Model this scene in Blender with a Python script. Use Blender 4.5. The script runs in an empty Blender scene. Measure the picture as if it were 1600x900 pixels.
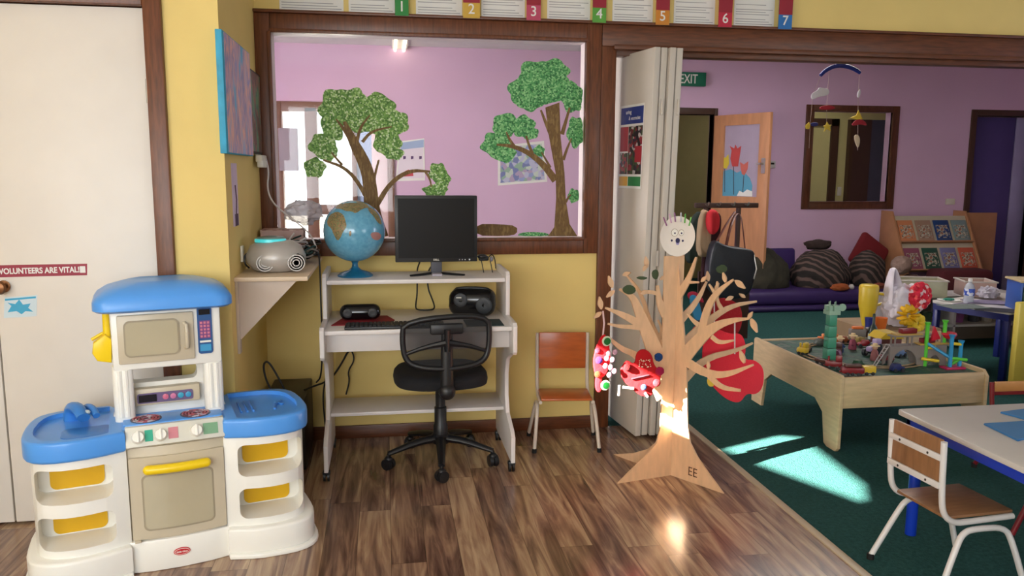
import bpy, bmesh, math, random
from mathutils import Vector, Matrix
PI = math.pi
random.seed(7)
scene = bpy.context.scene
C = scene.collection

# ------------------------------------------------------------------ camera
CAM_H = 1.42
FPX, PITCH, YAW, ROLL = 1250.0, math.radians(8.25), math.radians(9.0), math.radians(0.3)
FW = Vector((math.sin(YAW)*math.cos(PITCH), math.cos(YAW)*math.cos(PITCH), -math.sin(PITCH)))
_r = Vector((math.cos(YAW), -math.sin(YAW), 0)); _u = _r.cross(FW)
RT = _r*math.cos(ROLL) + _u*math.sin(ROLL)
UP = _u*math.cos(ROLL) - _r*math.sin(ROLL)
cd = bpy.data.cameras.new('camera'); cam = bpy.data.objects.new('camera', cd); C.objects.link(cam)
cd.sensor_width = 36; cd.lens = FPX/1600*36; cd.clip_start = .05; cd.clip_end = 200
mw = Matrix((( RT.x, UP.x, -FW.x, 0), (RT.y, UP.y, -FW.y, 0), (RT.z, UP.z, -FW.z, CAM_H), (0, 0, 0, 1)))
cam.matrix_world = mw
scene.camera = cam

# ------------------------------------------------------------------ light
scene.view_settings.view_transform = 'Standard'
scene.view_settings.look = 'None'
scene.view_settings.gamma = 1
scene.view_settings.use_curve_mapping = False
scene.view_settings.exposure = 0.0
world = bpy.data.worlds.new('daylight'); scene.world = world; world.use_nodes = True
bg = world.node_tree.nodes['Background']; bg.inputs[0].default_value = (.92, .96, 1, 1); bg.inputs[1].default_value = 1.6
SUN_DIR = Vector((.93, .37, -.472)).normalized()
sd = bpy.data.lights.new('sun', 'SUN'); sd.energy = 120; sd.angle = math.radians(.5); sd.color = (1, .96, .88)
so = bpy.data.objects.new('sun', sd); so.rotation_euler = SUN_DIR.to_track_quat('-Z', 'Y').to_euler(); C.objects.link(so)
def area(name, loc, target, sx, sy, power, col=(1, 1, 1)):
    l = bpy.data.lights.new(name, 'AREA'); l.shape = 'RECTANGLE'; l.size = sx; l.size_y = sy; l.energy = power; l.color = col
    o = bpy.data.objects.new(name, l); o.location = loc
    o.rotation_euler = (Vector(target)-Vector(loc)).to_track_quat('-Z', 'Y').to_euler(); C.objects.link(o)
    return o
area('added_daylight', (-1.0, -1.9, 1.55), (-1.0, 2, 1.1), 2.2, 1.3, 106, (.86, .93, 1))       # fill added behind the photographer for an assumed window; the wall is solid
area('added_daylight', (-2.2, .6, 1.5), (1, 1.2, .6), 1.8, 1.2, 48, (.95, .97, 1))             # light added near the left wall, where a window is assumed, none built
area('added_daylight', (-2.2, 5.9, 1.4), (1.5, 6.6, 1.2), 2.2, 1.8, 150, (1, .96, .98))            # fill added by the far room's unbroken left wall, glazing there only assumed
area('added_daylight', (7.9, 3.2, 1.6), (4, 6.4, 1.2), 1.6, 1.2, 75, (.72, .78, 1))            # light added at the right wall, its window only presumed
area('corridor_fill', (5.4, 9.5, 2.68), (5.4, 9.6, 0), .6, .3, 6, (1, .95, .85))                # fill light added to brighten the corridor

area('far_room_fill', (3.6, 6.2, 2.66), (3.6, 6.2, 0), 1.2, .5, 40, (1, .96, .92))          # fill added below the far room ceiling, besides its tube light
area('added_daylight', (4.2, -1.9, 1.5), (3.4, 3, .3), 2.4, 1.3, 60, (.86, .93, 1))           # second fill added behind the photographer, again for a window only assumed

# ------------------------------------------------------------------ helpers
def ray(x, y): return FW + RT*((x-800)/FPX) - UP*((y-450)/FPX)
def onY(x, y, Y): d = ray(x, y); return Vector((0, 0, CAM_H)) + d*(Y/d.y)
def onX(x, y, X): d = ray(x, y); return Vector((0, 0, CAM_H)) + d*(X/d.x)
def onZ(x, y, Z=0): d = ray(x, y); return Vector((0, 0, CAM_H)) + d*((Z-CAM_H)/d.z)

def lin(c):
    return tuple((v/255/12.92 if v/255 <= .04045 else ((v/255+.055)/1.055)**2.4) for v in c)
MATS = {}
def mat(name, rgb, rough=.5, metal=0, var=0, vscale=8, bump=0, bscale=60, stretch=(1, 1, 1), spec=.5, trans=0, alpha=1, emit=0, coat=0):
    if name in MATS: return MATS[name]
    m = bpy.data.materials.new(name); m.use_nodes = True; nt = m.node_tree; N = nt.nodes; L = nt.links
    b = N['Principled BSDF']; c = lin(rgb)
    b.inputs['Base Color'].default_value = (*c, 1); b.inputs['Roughness'].default_value = rough
    b.inputs['Metallic'].default_value = metal; b.inputs['Specular IOR Level'].default_value = spec
    b.inputs['Alpha'].default_value = alpha
    if trans: b.inputs['Transmission Weight'].default_value = trans
    if coat: b.inputs['Coat Weight'].default_value = coat; b.inputs['Coat Roughness'].default_value = .1
    if emit: b.inputs['Emission Color'].default_value = (*c, 1); b.inputs['Emission Strength'].default_value = emit
    tc = N.new('ShaderNodeTexCoord'); mp = N.new('ShaderNodeMapping'); mp.inputs['Scale'].default_value = stretch
    L.new(tc.outputs['Object'], mp.inputs['Vector'])
    v = var if var else .03
    n = N.new('ShaderNodeTexNoise'); n.inputs['Scale'].default_value = vscale; n.inputs['Detail'].default_value = 5
    L.new(mp.outputs[0], n.inputs['Vector'])
    r = N.new('ShaderNodeValToRGB'); r.color_ramp.elements[0].position = .3; r.color_ramp.elements[1].position = .7
    r.color_ramp.elements[0].color = (*[x*(1-v) for x in c], 1); r.color_ramp.elements[1].color = (*[min(1, x*(1+v)) for x in c], 1)
    L.new(n.outputs['Fac'], r.inputs[0]); L.new(r.outputs[0], b.inputs['Base Color'])
    if bump:
        n2 = N.new('ShaderNodeTexNoise'); n2.inputs['Scale'].default_value = bscale; n2.inputs['Detail'].default_value = 3
        L.new(mp.outputs[0], n2.inputs['Vector'])
        bp = N.new('ShaderNodeBump'); bp.inputs['Strength'].default_value = bump; bp.inputs['Distance'].default_value = .01
        L.new(n2.outputs['Fac'], bp.inputs['Height']); L.new(bp.outputs[0], b.inputs['Normal'])
    MATS[name] = m
    return m
def multi(name, cols, scale=20, rough=.6, kind='voronoi', stretch=(1, 1, 1)):
    """patchy material: random cells in the given colours (printed pictures, painted leaves, patterned cloth)"""
    if name in MATS: return MATS[name]
    m = bpy.data.materials.new(name); m.use_nodes = True; nt = m.node_tree; N = nt.nodes; L = nt.links
    b = N['Principled BSDF']; b.inputs['Roughness'].default_value = rough
    tc = N.new('ShaderNodeTexCoord'); mp = N.new('ShaderNodeMapping'); mp.inputs['Scale'].default_value = stretch
    L.new(tc.outputs['Object'], mp.inputs['Vector'])
    if kind == 'voronoi':
        t = N.new('ShaderNodeTexVoronoi'); t.inputs['Scale'].default_value = scale
        sp = N.new('ShaderNodeSeparateColor'); L.new(mp.outputs[0], t.inputs['Vector']); L.new(t.outputs['Color'], sp.inputs[0]); f = sp.outputs[0]
    else:
        t = N.new('ShaderNodeTexNoise'); t.inputs['Scale'].default_value = scale; t.inputs['Detail'].default_value = 4
        L.new(mp.outputs[0], t.inputs['Vector'])
        mr = N.new('ShaderNodeMapRange'); mr.inputs[1].default_value = .3; mr.inputs[2].default_value = .7
        L.new(t.outputs['Fac'], mr.inputs[0]); f = mr.outputs[0]
    r = N.new('ShaderNodeValToRGB'); r.color_ramp.interpolation = 'CONSTANT' if kind == 'voronoi' else 'LINEAR'
    el = r.color_ramp.elements
    for i, c in enumerate(cols):
        p = i/len(cols)
        e = el[i] if i < 2 else el.new(p)
        e.position = p; e.color = (*lin(c), 1)
    L.new(f, r.inputs[0]); L.new(r.outputs[0], b.inputs['Base Color'])
    MATS[name] = m
    return m

class MB:
    """collects shapes; build() links them as one mesh object"""
    def __init__(s, T=None): s.v = []; s.f = []; s.mi = []; s.m = 0; s.T = T or Matrix.Identity(4)
    def add(s, vs, fs):
        k = len(s.v); s.v += [s.T @ Vector(p) for p in vs]
        for f in fs: s.f.append([k+i for i in f]); s.mi.append(s.m)
    def addbm(s, bm):
        bm.verts.index_update(); s.add([v.co.copy() for v in bm.verts], [[v.index for v in f.verts] for f in bm.faces]); bm.free()
    def box(s, x0, x1, y0, y1, z0, z1, bev=0, seg=2, M=None):
        bm = bmesh.new(); bmesh.ops.create_cube(bm, size=1)
        for v in bm.verts:
            v.co = Vector(((x0+x1)/2+v.co.x*(x1-x0), (y0+y1)/2+v.co.y*(y1-y0), (z0+z1)/2+v.co.z*(z1-z0)))
        if bev: bmesh.ops.bevel(bm, geom=bm.edges[:], offset=min(bev, .49*min(abs(x1-x0), abs(y1-y0), abs(z1-z0))), segments=seg, affect='EDGES', profile=.5)
        if M: bmesh.ops.transform(bm, matrix=M, verts=bm.verts)
        s.addbm(bm); return s
    def prism(s, pts, w0, w1, M=None, bev=0, seg=2):
        """2-D outline (u,v) extruded along w; M maps (u,v,w) to 3-D (default: u=x, v=y, w=z)"""
        bm = bmesh.new(); vs = [bm.verts.new((p[0], p[1], w0)) for p in pts]
        f = bm.faces.new(vs); r = bmesh.ops.extrude_face_region(bm, geom=[f])
        for g in r['geom']:
            if isinstance(g, bmesh.types.BMVert): g.co.z = w1
        bmesh.ops.recalc_face_normals(bm, faces=bm.faces)
        if bev:
            ed = [e for e in bm.edges if abs(e.verts[0].co.z-e.verts[1].co.z) < 1e-7]
            bmesh.ops.bevel(bm, geom=ed, offset=bev, segments=seg, affect='EDGES', profile=.5, clamp_overlap=True)
        if M: bmesh.ops.transform(bm, matrix=M, verts=bm.verts)
        s.addbm(bm); return s
    def tube(s, pts, r, seg=10, caps=True, smooth_path=0, flat=1):
        P = [Vector(p) for p in pts]
        R = list(r) if isinstance(r, (list, tuple)) else [r]*len(P)
        for _ in range(smooth_path):
            Q = [P[0]]; S = [R[0]]
            for i in range(len(P)-1):
                Q += [P[i]*.75+P[i+1]*.25, P[i]*.25+P[i+1]*.75]; S += [R[i]*.75+R[i+1]*.25, R[i]*.25+R[i+1]*.75]
            P = Q+[P[-1]]; R = S+[R[-1]]
        n = len(P); vs = []; fs = []
        t = (P[1]-P[0]).normalized(); a = Vector((0, 0, 1)) if abs(t.z) < .9 else Vector((1, 0, 0)); nrm = t.cross(a).normalized()
        for i in range(n):
            t = ((P[min(i+1, n-1)]-P[max(i-1, 0)])).normalized()
            nrm = (nrm - t*nrm.dot(t)).normalized(); b = t.cross(nrm)
            for j in range(seg):
                an = 2*PI*j/seg; vs.append(P[i]+(nrm*math.cos(an)+b*math.sin(an)*flat)*R[i])
        for i in range(n-1):
            for j in range(seg):
                fs.append([i*seg+j, i*seg+(j+1) % seg, (i+1)*seg+(j+1) % seg, (i+1)*seg+j])
        if caps: fs += [list(range(seg))[::-1], [(n-1)*seg+j for j in range(seg)]]
        s.add(vs, fs); return s
    def lathe(s, prof, seg=32, M=None):
        """profile [(r,z)...] about the z axis"""
        vs = []; fs = []; M = M or Matrix.Identity(4)
        for (r, z) in prof:
            for j in range(seg):
                a = 2*PI*j/seg; vs.append(M @ Vector((max(r, 1e-5)*math.cos(a), max(r, 1e-5)*math.sin(a), z)))
        n = len(prof)
        for i in range(n-1):
            for j in range(seg): fs.append([i*seg+j, i*seg+(j+1) % seg, (i+1)*seg+(j+1) % seg, (i+1)*seg+j])
        fs += [list(range(seg))[::-1], [(n-1)*seg+j for j in range(seg)]]
        s.add(vs, fs); return s
    def ball(s, c, r, sc=(1, 1, 1), n=16, M=None):
        prof = [(math.sin(PI*i/n), -math.cos(PI*i/n)) for i in range(n+1)]
        T = Matrix.Translation(c) @ (M or Matrix.Identity(4)) @ Matrix.Diagonal((r*sc[0], r*sc[1], r*sc[2], 1))
        return s.lathe(prof, n*2, T)
    def blob(s, c, r, sc=(1, 1, 1), amp=.15, fr=2.0, seed=0, sub=4):
        from mathutils import noise
        bm = bmesh.new(); bmesh.ops.create_icosphere(bm, subdivisions=sub, radius=1)
        for v in bm.verts:
            d = v.co.normalized(); k = 1+amp*noise.noise(d*fr+Vector((seed, seed*.7, 0)))+amp*.4*noise.noise(d*fr*3+Vector((seed, 1, 2)))
            v.co = Vector(c)+Vector((d.x*sc[0], d.y*sc[1], d.z*sc[2]))*r*k
        s.addbm(bm); return s
    def text(s, txt, size, M, depth=.0006, align='CENTER', bold=0, sx=1):
        cu = bpy.data.curves.new('lettering', 'FONT'); cu.body = txt; cu.size = size; cu.extrude = depth; cu.align_x = align; cu.align_y = 'CENTER'; cu.offset = bold
        o = bpy.data.objects.new('lettering', cu); C.objects.link(o); dg = bpy.context.evaluated_depsgraph_get(); dg.update()
        me = bpy.data.meshes.new_from_object(o.evaluated_get(dg))
        T = M @ Matrix.Diagonal((sx, 1, 1, 1))
        s.add([T @ v.co for v in me.vertices], [list(p.vertices) for p in me.polygons])
        bpy.data.meshes.remove(me); bpy.data.objects.remove(o); bpy.data.curves.remove(cu); return s
    def mesh(s, name):
        me = bpy.data.meshes.new(name); me.from_pydata([tuple(v) for v in s.v], [], s.f); me.update(); return me
def PM(o, u, v):
    """matrix of a plane: origin, u axis, v axis, w = u x v"""
    u = Vector(u).normalized(); v = Vector(v).normalized(); w = u.cross(v); o = Vector(o)
    return Matrix(((u.x, v.x, w.x, o.x), (u.y, v.y, w.y, o.y), (u.z, v.z, w.z, o.z), (0, 0, 0, 1)))
XZ = PM((0, 0, 0), (1, 0, 0), (0, 0, 1))       # (u,v,w) -> (x, -w, z)
YZ = PM((0, 0, 0), (0, 1, 0), (0, 0, 1))       # (u,v,w) -> (w, u, v)
def pmat(p):
    return Matrix.Translation(p.location) @ p.rotation_euler.to_matrix().to_4x4()
def obj(name, mb, mats, parent=None, world=False, angle=40, flip=False):
    if world and parent is not None:
        inv = pmat(parent)
        if parent.parent is not None: inv = pmat(parent.parent) @ inv
        inv = inv.inverted(); mb.v = [inv @ v for v in mb.v]
    me = mb.mesh(name)
    if not isinstance(mats, (list, tuple)): mats = [mats]
    for m in mats: me.materials.append(m)
    for p, i in zip(me.polygons, mb.mi): p.material_index = i; p.use_smooth = True
    bm = bmesh.new(); bm.from_mesh(me); bmesh.ops.recalc_face_normals(bm, faces=bm.faces); bm.to_mesh(me); bm.free()
    me.set_sharp_from_angle(angle=math.radians(angle))
    o = bpy.data.objects.new(name, me); C.objects.link(o)
    if parent is not None: o.parent = parent
    return o
def tag(o, label, cat=None, group=None, kind=None):
    o['label'] = label
    if cat: o['category'] = cat
    if group: o['group'] = group
    if kind: o['kind'] = kind
    return o
def thing(name, label, cat, loc=(0, 0, 0), rz=0, group=None):
    o = bpy.data.objects.new(name, None); C.objects.link(o); o.empty_display_size = .05
    o.location = loc; o.rotation_euler = (0, 0, rz); return tag(o, label, cat, group)
def struct(name, mb, mats, parent=None, label=None):
    o = obj(name, mb, mats, parent)
    if parent is None: o['kind'] = 'structure'
    if label: o['label'] = label
    return o
def copy_tree(o, parent=None):
    c = o.copy(); C.objects.link(c); c.parent = parent
    for ch in list(o.children): copy_tree(ch, c)
    return c
def boolean(base, cutters):
    """base minus cutters, as a new MB"""
    b = bpy.data.objects.new('base', base.mesh('base')); C.objects.link(b); cs = []
    for k in cutters:
        me = k.mesh('cut'); bm = bmesh.new(); bm.from_mesh(me); bmesh.ops.recalc_face_normals(bm, faces=bm.faces); bm.to_mesh(me); bm.free()
        o = bpy.data.objects.new('cut', me); C.objects.link(o); cs.append(o)
        md = b.modifiers.new('m', 'BOOLEAN'); md.operation = 'DIFFERENCE'; md.object = o; md.solver = 'EXACT'
    bm = bmesh.new(); bm.from_mesh(b.data); bmesh.ops.recalc_face_normals(bm, faces=bm.faces); bm.to_mesh(b.data); bm.free()
    dg = bpy.context.evaluated_depsgraph_get(); dg.update(); me = bpy.data.meshes.new_from_object(b.evaluated_get(dg))
    r = MB(); r.add([v.co.copy() for v in me.vertices], [list(p.vertices) for p in me.polygons])
    for o in cs+[b]: bpy.data.objects.remove(o)
    bpy.data.meshes.remove(me); return r
def rrect(x0, x1, y0, y1, r, n=5):
    out = []
    for cx, cy, a in ((x1-r, y1-r, 0), (x0+r, y1-r, 90), (x0+r, y0+r, 180), (x1-r, y0+r, 270)):
        for i in range(n+1):
            t = math.radians(a+90*i/n); out.append((cx+r*math.cos(t), cy+r*math.sin(t)))
    return out
def smooth2(pts, it=2):
    for _ in range(it):
        q = []
        for i in range(len(pts)):
            a = pts[i]; b = pts[(i+1) % len(pts)]
            q += [(a[0]*.75+b[0]*.25, a[1]*.75+b[1]*.25), (a[0]*.25+b[0]*.75, a[1]*.25+b[1]*.75)]
        pts = q
    return pts
def stroke(pts, ws, it=2):
    """tapered stroke outline around a 2-D polyline"""
    P = [Vector(p) for p in pts]; W = list(ws)
    for _ in range(it):
        Q = [P[0]]; S = [W[0]]
        for i in range(len(P)-1): Q += [P[i]*.75+P[i+1]*.25, P[i]*.25+P[i+1]*.75]; S += [W[i]*.75+W[i+1]*.25, W[i]*.25+W[i+1]*.75]
        P = Q+[P[-1]]; W = S+[W[-1]]
    a = []; b = []
    for i, p in enumerate(P):
        t = (P[min(i+1, len(P)-1)]-P[max(i-1, 0)]).normalized(); n = Vector((-t.y, t.x))
        a.append(tuple(p+n*W[i]/2)); b.append(tuple(p-n*W[i]/2))
    return a+b[::-1]

# ------------------------------------------------------------------ materials
wood_trim = mat('stained_timber', (104, 58, 32), .38, var=.35, vscale=14, stretch=(6, 6, .7), bump=.05)
wood_trim_h = mat('stained_timber_horizontal', (100, 55, 30), .38, var=.35, vscale=14, stretch=(.7, 6, 6), bump=.05)
yellow_wall = mat('yellow_wall_paint', (232, 205, 128), .75, var=.04, vscale=3, bump=.05, bscale=200)
pink_wall = mat('lilac_wall_paint', (214, 178, 208), .8, var=.03, vscale=2, bump=.04, bscale=200)
white_wall = mat('white_ceiling_paint', (235, 232, 228), .8)
beige_wall = mat('cream_corridor_paint', (205, 195, 135), .8)
door_white = mat('off_white_door_paint', (226, 219, 210), .45, var=.02)
fold_white = mat('off_white_folding_door', (205, 196, 184), .5, var=.03, vscale=4)
white_plastic = mat('white_moulded_plastic', (240, 238, 230), .32, var=.015)
blue_plastic = mat('blue_moulded_plastic', (84, 156, 236), .3, var=.03)
blue_plastic_d = mat('blue_moulded_plastic_detail', (60, 128, 205), .35)
beige_plastic = mat('beige_moulded_plastic', (198, 186, 162), .35, var=.02)
beige_plastic2 = mat('beige_window_plastic', (182, 172, 145), .25, var=.05, vscale=5)
yellow_plastic = mat('yellow_plastic', (240, 205, 20), .35)
amber_plastic = mat('amber_yellow_panel', (222, 172, 10), .4)
black_plastic = mat('black_plastic', (22, 22, 25), .4)
black_gloss = mat('black_gloss_plastic', (14, 14, 16), .15)
black_fabric = mat('black_fabric', (20, 20, 24), .9, bump=.2, bscale=300)
melamine = mat('white_melamine', (225, 218, 215), .4, var=.02)
chrome = mat('brushed_metal', (190, 188, 182), .3, 1)
brass = mat('aged_brass', (120, 80, 50), .35, .8)
white_metal = mat('white_enamelled_steel', (222, 218, 216), .3)
plywood = mat('pale_plywood', (206, 178, 138), .5, var=.1, vscale=10, stretch=(1, 1, 6))
tree_ply = mat('laser_cut_plywood', (224, 182, 142), .5, var=.08, vscale=12, stretch=(4, 4, 1))
red_felt = mat('red_felt', (238, 48, 66), .9, bump=.3, bscale=200)
paper = mat('white_paper', (232, 230, 226), .7)
rubber = mat('dark_rubber', (18, 18, 18), .7)
def emis(name, rgb, s): return mat(name, rgb, .5, emit=s)

def glass(name, tint=(1, 1, 1), gl=.06):
    m = bpy.data.materials.new(name); m.use_nodes = True; N = m.node_tree.nodes; L = m.node_tree.links
    N.remove(N['Principled BSDF']); out = N['Material Output']
    t = N.new('ShaderNodeBsdfTransparent'); t.inputs[0].default_value = (*tint, 1)
    g = N.new('ShaderNodeBsdfGlossy'); g.inputs['Roughness'].default_value = .03
    lw = N.new('ShaderNodeLayerWeight'); lw.inputs[0].default_value = .25
    mx = N.new('ShaderNodeMixShader'); mr = N.new('ShaderNodeMapRange'); mr.inputs[3].default_value = gl; mr.inputs[4].default_value = .3
    L.new(lw.outputs['Fresnel'], mr.inputs[0]); L.new(mr.outputs[0], mx.inputs[0]); L.new(t.outputs[0], mx.inputs[1]); L.new(g.outputs[0], mx.inputs[2]); L.new(mx.outputs[0], out.inputs[0])
    MATS[name] = m; return m
pane_glass = glass('window_glass', gl=.012)

def floor_mat():
    m = bpy.data.materials.new('laminate_planks'); m.use_nodes = True; nt = m.node_tree; N = nt.nodes; L = nt.links; b = N['Principled BSDF']
    tc = N.new('ShaderNodeTexCoord'); sep = N.new('ShaderNodeSeparateXYZ'); L.new(tc.outputs['Object'], sep.inputs[0])
    def mth(op, a, bb=None, c=None):
        n = N.new('ShaderNodeMath'); n.operation = op
        for i, x in enumerate((a, bb, c)):
            if x is None: continue
            if isinstance(x, (int, float)): n.inputs[i].default_value = x
            else: L.new(x, n.inputs[i])
        return n.outputs[0]
    W, LEN = .128, 1.15
    xs = mth('DIVIDE', sep.outputs['X'], W); xi = mth('FLOOR', xs); xf = mth('FRACT', xs)
    wn = N.new('ShaderNodeTexWhiteNoise'); wn.noise_dimensions = '1D'; L.new(xi, wn.inputs['W'])
    ys = mth('ADD', mth('DIVIDE', sep.outputs['Y'], LEN), wn.outputs['Value']); yi = mth('FLOOR', ys); yf = mth('FRACT', ys)
    cb = N.new('ShaderNodeCombineXYZ'); L.new(xi, cb.inputs[0]); L.new(yi, cb.inputs[1])
    w2 = N.new('ShaderNodeTexWhiteNoise'); w2.noise_dimensions = '3D'; L.new(cb.outputs[0], w2.inputs['Vector'])
    # grain: noise stretched along the plank, shifted for every plank
    c3 = N.new('ShaderNodeCombineXYZ'); L.new(mth('MULTIPLY', sep.outputs['X'], 13), c3.inputs[0])
    L.new(mth('ADD', mth('MULTIPLY', sep.outputs['Y'], 1.3), mth('MULTIPLY', w2.outputs['Value'], 37)), c3.inputs[1])
    n1 = N.new('ShaderNodeTexNoise'); n1.inputs['Scale'].default_value = 1.25; n1.inputs['Detail'].default_value = 4; n1.inputs['Distortion'].default_value = 1.6
    L.new(c3.outputs[0], n1.inputs['Vector'])
    c4 = N.new('ShaderNodeCombineXYZ'); L.new(mth('MULTIPLY', sep.outputs['X'], 110), c4.inputs[0]); L.new(mth('MULTIPLY', sep.outputs['Y'], 4), c4.inputs[1])
    n2 = N.new('ShaderNodeTexNoise'); n2.inputs['Scale'].default_value = 1; n2.inputs['Detail'].default_value = 3; L.new(c4.outputs[0], n2.inputs['Vector'])
    f = mth('ADD', mth('MULTIPLY', n1.outputs['Fac'], .95), mth('MULTIPLY', w2.outputs['Value'], .22))
    f = mth('ADD', f, mth('MULTIPLY', mth('SUBTRACT', n2.outputs['Fac'], .5), .2))
    r = N.new('ShaderNodeValToRGB'); el = r.color_ramp.elements
    el[0].position = .36; el[0].color = (*lin((84, 60, 50)), 1); el[1].position = .82; el[1].color = (*lin((190, 162, 130)), 1)
    e = el.new(.5); e.color = (*lin((116, 88, 74)), 1); e = el.new(.62); e.color = (*lin((148, 116, 94)), 1)
    L.new(f, r.inputs[0])
    ex = mth('MINIMUM', xf, mth('SUBTRACT', 1, xf)); ey = mth('MULTIPLY', mth('MINIMUM', yf, mth('SUBTRACT', 1, yf)), LEN/W)
    ed = mth('LESS_THAN', mth('MINIMUM', ex, ey), .012)
    mx = N.new('ShaderNodeMix'); mx.data_type = 'RGBA'; L.new(mth('MULTIPLY', ed, .55), mx.inputs[0]); L.new(r.outputs[0], mx.inputs[6]); mx.inputs[7].default_value = (*lin((60, 40, 30)), 1)
    L.new(mx.outputs[2], b.inputs['Base Color'])
    b.inputs['Roughness'].default_value = .2; b.inputs['Specular IOR Level'].default_value = .5
    bp = N.new('ShaderNodeBump'); bp.inputs['Strength'].default_value = .05; L.new(n2.outputs['Fac'], bp.inputs['Height']); L.new(bp.outputs[0], b.inputs['Normal'])
    return m
carpet_m = mat('dark_green_carpet', (44, 82, 78), .95, var=.25, vscale=60, bump=.9, bscale=140, spec=.1)
# ------------------------------------------------------------------ setting
YD, YB, YF = 3.32, 4.23, 8.6          # cupboard wall, window wall, far wall
XR, XS = -.62, 1.672                  # return wall, edge of the carpet
HC = 2.7
XL = -2.3
f = MB(); f.box(XL-.1, XS, -2.1, YB, -.06, 0); struct('floor', f, floor_mat(), label='glossy brown laminate plank floor')
f = MB(); f.prism([(XS, -2.1), (8.1, -2.1), (8.1, 10.6), (XL-.1, 10.6), (XL-.1, YB), (XS, YB)], -.06, .0); struct('floor_carpet', f, carpet_m, label='dark green carpet')
f = MB(); f.box(XS-.018, XS+.018, -2.1, YB-.0, -.004, .006, .003); struct('trim_1', f, mat('pale_edge_strip', (196, 178, 150), .35), label='pale metal strip between planks and carpet')
f = MB(); f.box(XL-.1, 8.1, -2.1, 10.6, HC, HC+.1); struct('ceiling', f, white_wall)
# cupboard wall with a double door opening
f = MB(); f.prism([(XL, 0), (-2.10, 0), (-2.10, 2.035), (-.889, 2.035), (-.889, 0), (XR, 0), (XR, HC), (XL, HC)], -YD-.1, -YD, XZ); struct('wall_left', f, yellow_wall, label='yellow wall holding the white double door')
f = MB(); f.box(XR-.1, XR, YD+.1, YB, 0, HC); struct('wall_return', f, yellow_wall, label='short yellow wall between double door and window')
f = MB(); f.box(XL-.1, -.7, YD+.45, YD+.5, 0, HC); f.box(-.9+.01, -.72, YD+.1, YD+.45, 0, HC); struct('wall_cupboard', f, yellow_wall)
# window wall: low part, posts, head
WX0, WX1, WZ0, WZ1 = -.545, 1.06, 1.07, 2.10
f = MB(); f.prism([(XR, 0), (1.215, 0), (1.215, .985), (1.215, 2.09), (4.9, 2.09), (4.9, 0), (8.0, 0), (8.0, HC), (XR, HC)], -YB-.12, -YB, XZ)
f = boolean(f, [MB().box(WX0-.02, WX1+.02, YB-.5, YB+.5, WZ0-.02, WZ1+.02)]); struct('wall_back', f, [yellow_wall, pink_wall], label='yellow wall with the internal window')
# far room
hx0, hx1, hz0, hz1 = 4.80, 5.78, 1.10, 2.12
f = MB(); f.prism([(XL, 0), (-1.04, 0), (-1.04, 2.06), (.04, 2.06), (.04, 0), (3.0, 0), (3.0, 2.06), (3.62, 2.06), (3.62, 0), (6.86, 0), (6.86, 2.1), (7.66, 2.1), (7.66, 0), (8.0, 0), (8.0, HC), (XL, HC)], -YF-.12, -YF, XZ)
f = boolean(f, [MB().box(hx0, hx1, YF-.5, YF+.5, hz0, hz1)]); struct('wall_far', f, pink_wall, label='lilac far wall with door openings and a window')
f = MB(); f.box(XL-.1, XL, -2.1, YD, 0, HC)
# left wall; its high unseen opening is shaped to form the carpet sun patches
dxw = (XL-.05)
def thru(px, py): 
    p = onZ(px, py, 0); t = (p.x-dxw)/SUN_DIR.x; q = p-SUN_DIR*t; return (q.y, q.z)
hole = [thru(1175, 727), thru(1305, 775), thru(1372, 800), thru(1362, 757), thru(1290, 704), thru(1262, 683), thru(1213, 679), thru(1118, 702)]
f = boolean(MB().box(XL-.1, XL, -2.1, YD+.5, 0, HC), [MB().prism(hole, XL-.3, XL+.3, YZ)]); struct('wall_side', f, yellow_wall, label='yellow side wall with an unseen opening shaped for the sun patches')
f = MB(); f.box(XL-.1, XL, YD+.5, YF+.12, 0, HC); struct('wall_far_left', f, pink_wall)
f = MB(); f.box(8.0, 8.1, -2.1, 10.6, 0, HC); struct('wall_right', f, pink_wall)
f = MB(); f.box(XL-.1, 8.1, -2.1, -2.0, 0, HC); struct('wall_near', f, yellow_wall)
# corridor behind the far wall
f = MB(); f.box(2.2, 8.1, 10.3, 10.4, 0, HC); f.box(2.2, 2.3, YF+.12, 10.3, 0, HC); struct('wall_corridor', f, beige_wall, label='cream corridor wall beyond the far wall')
# skirting
f = MB(); f.box(XR+.001, 1.215, YB-.014, YB, 0, .07, .003); struct('baseboard_back', f, wood_trim_h, label='dark brown timber skirting')
f = MB(); f.box(.04+.06, 3.0-.06, YF-.014, YF, 0, .08); struct('baseboard_far', f, wood_trim_h)
# window frame and glass
def frame(x0, x1, z0, z1, wl, wr, wb, wt, y0, y1, name, m=wood_trim, label=None, lip=.012):
    g = MB()
    g.box(x0, x0+wl, y0, y1, z0, z1, .004); g.box(x1-wr, x1, y0, y1, z0, z1, .004)
    g.box(x0+wl, x1-wr, y0, y1, z1-wt, z1, .004)
    if wb: g.box(x0+wl, x1-wr, y0, y1, z0, z0+wb, .004)
    if lip: 
        g.box(x0+wl-.014, x0+wl+.004, y0-lip, y0+.01, z0+wb, z1-wt, .003); g.box(x1-wr-.004, x1-wr+.014, y0-lip, y0+.01, z0+wb, z1-wt, .003)
        g.box(x0+wl, x1-wr, y0-lip, y0+.01, z1-wt-.004, z1-wt+.014, .003)
        if wb: g.box(x0+wl, x1-wr, y0-lip, y0+.01, z0+wb-.014, z0+wb+.004, .003)
    return struct(name, g, m, label=label)
frame(XR, 1.135, .985, 2.185, .075, .08, .085, .088, YB-.03, YB+.02, 'window_1', label='dark brown timber frame of the internal window')
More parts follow.
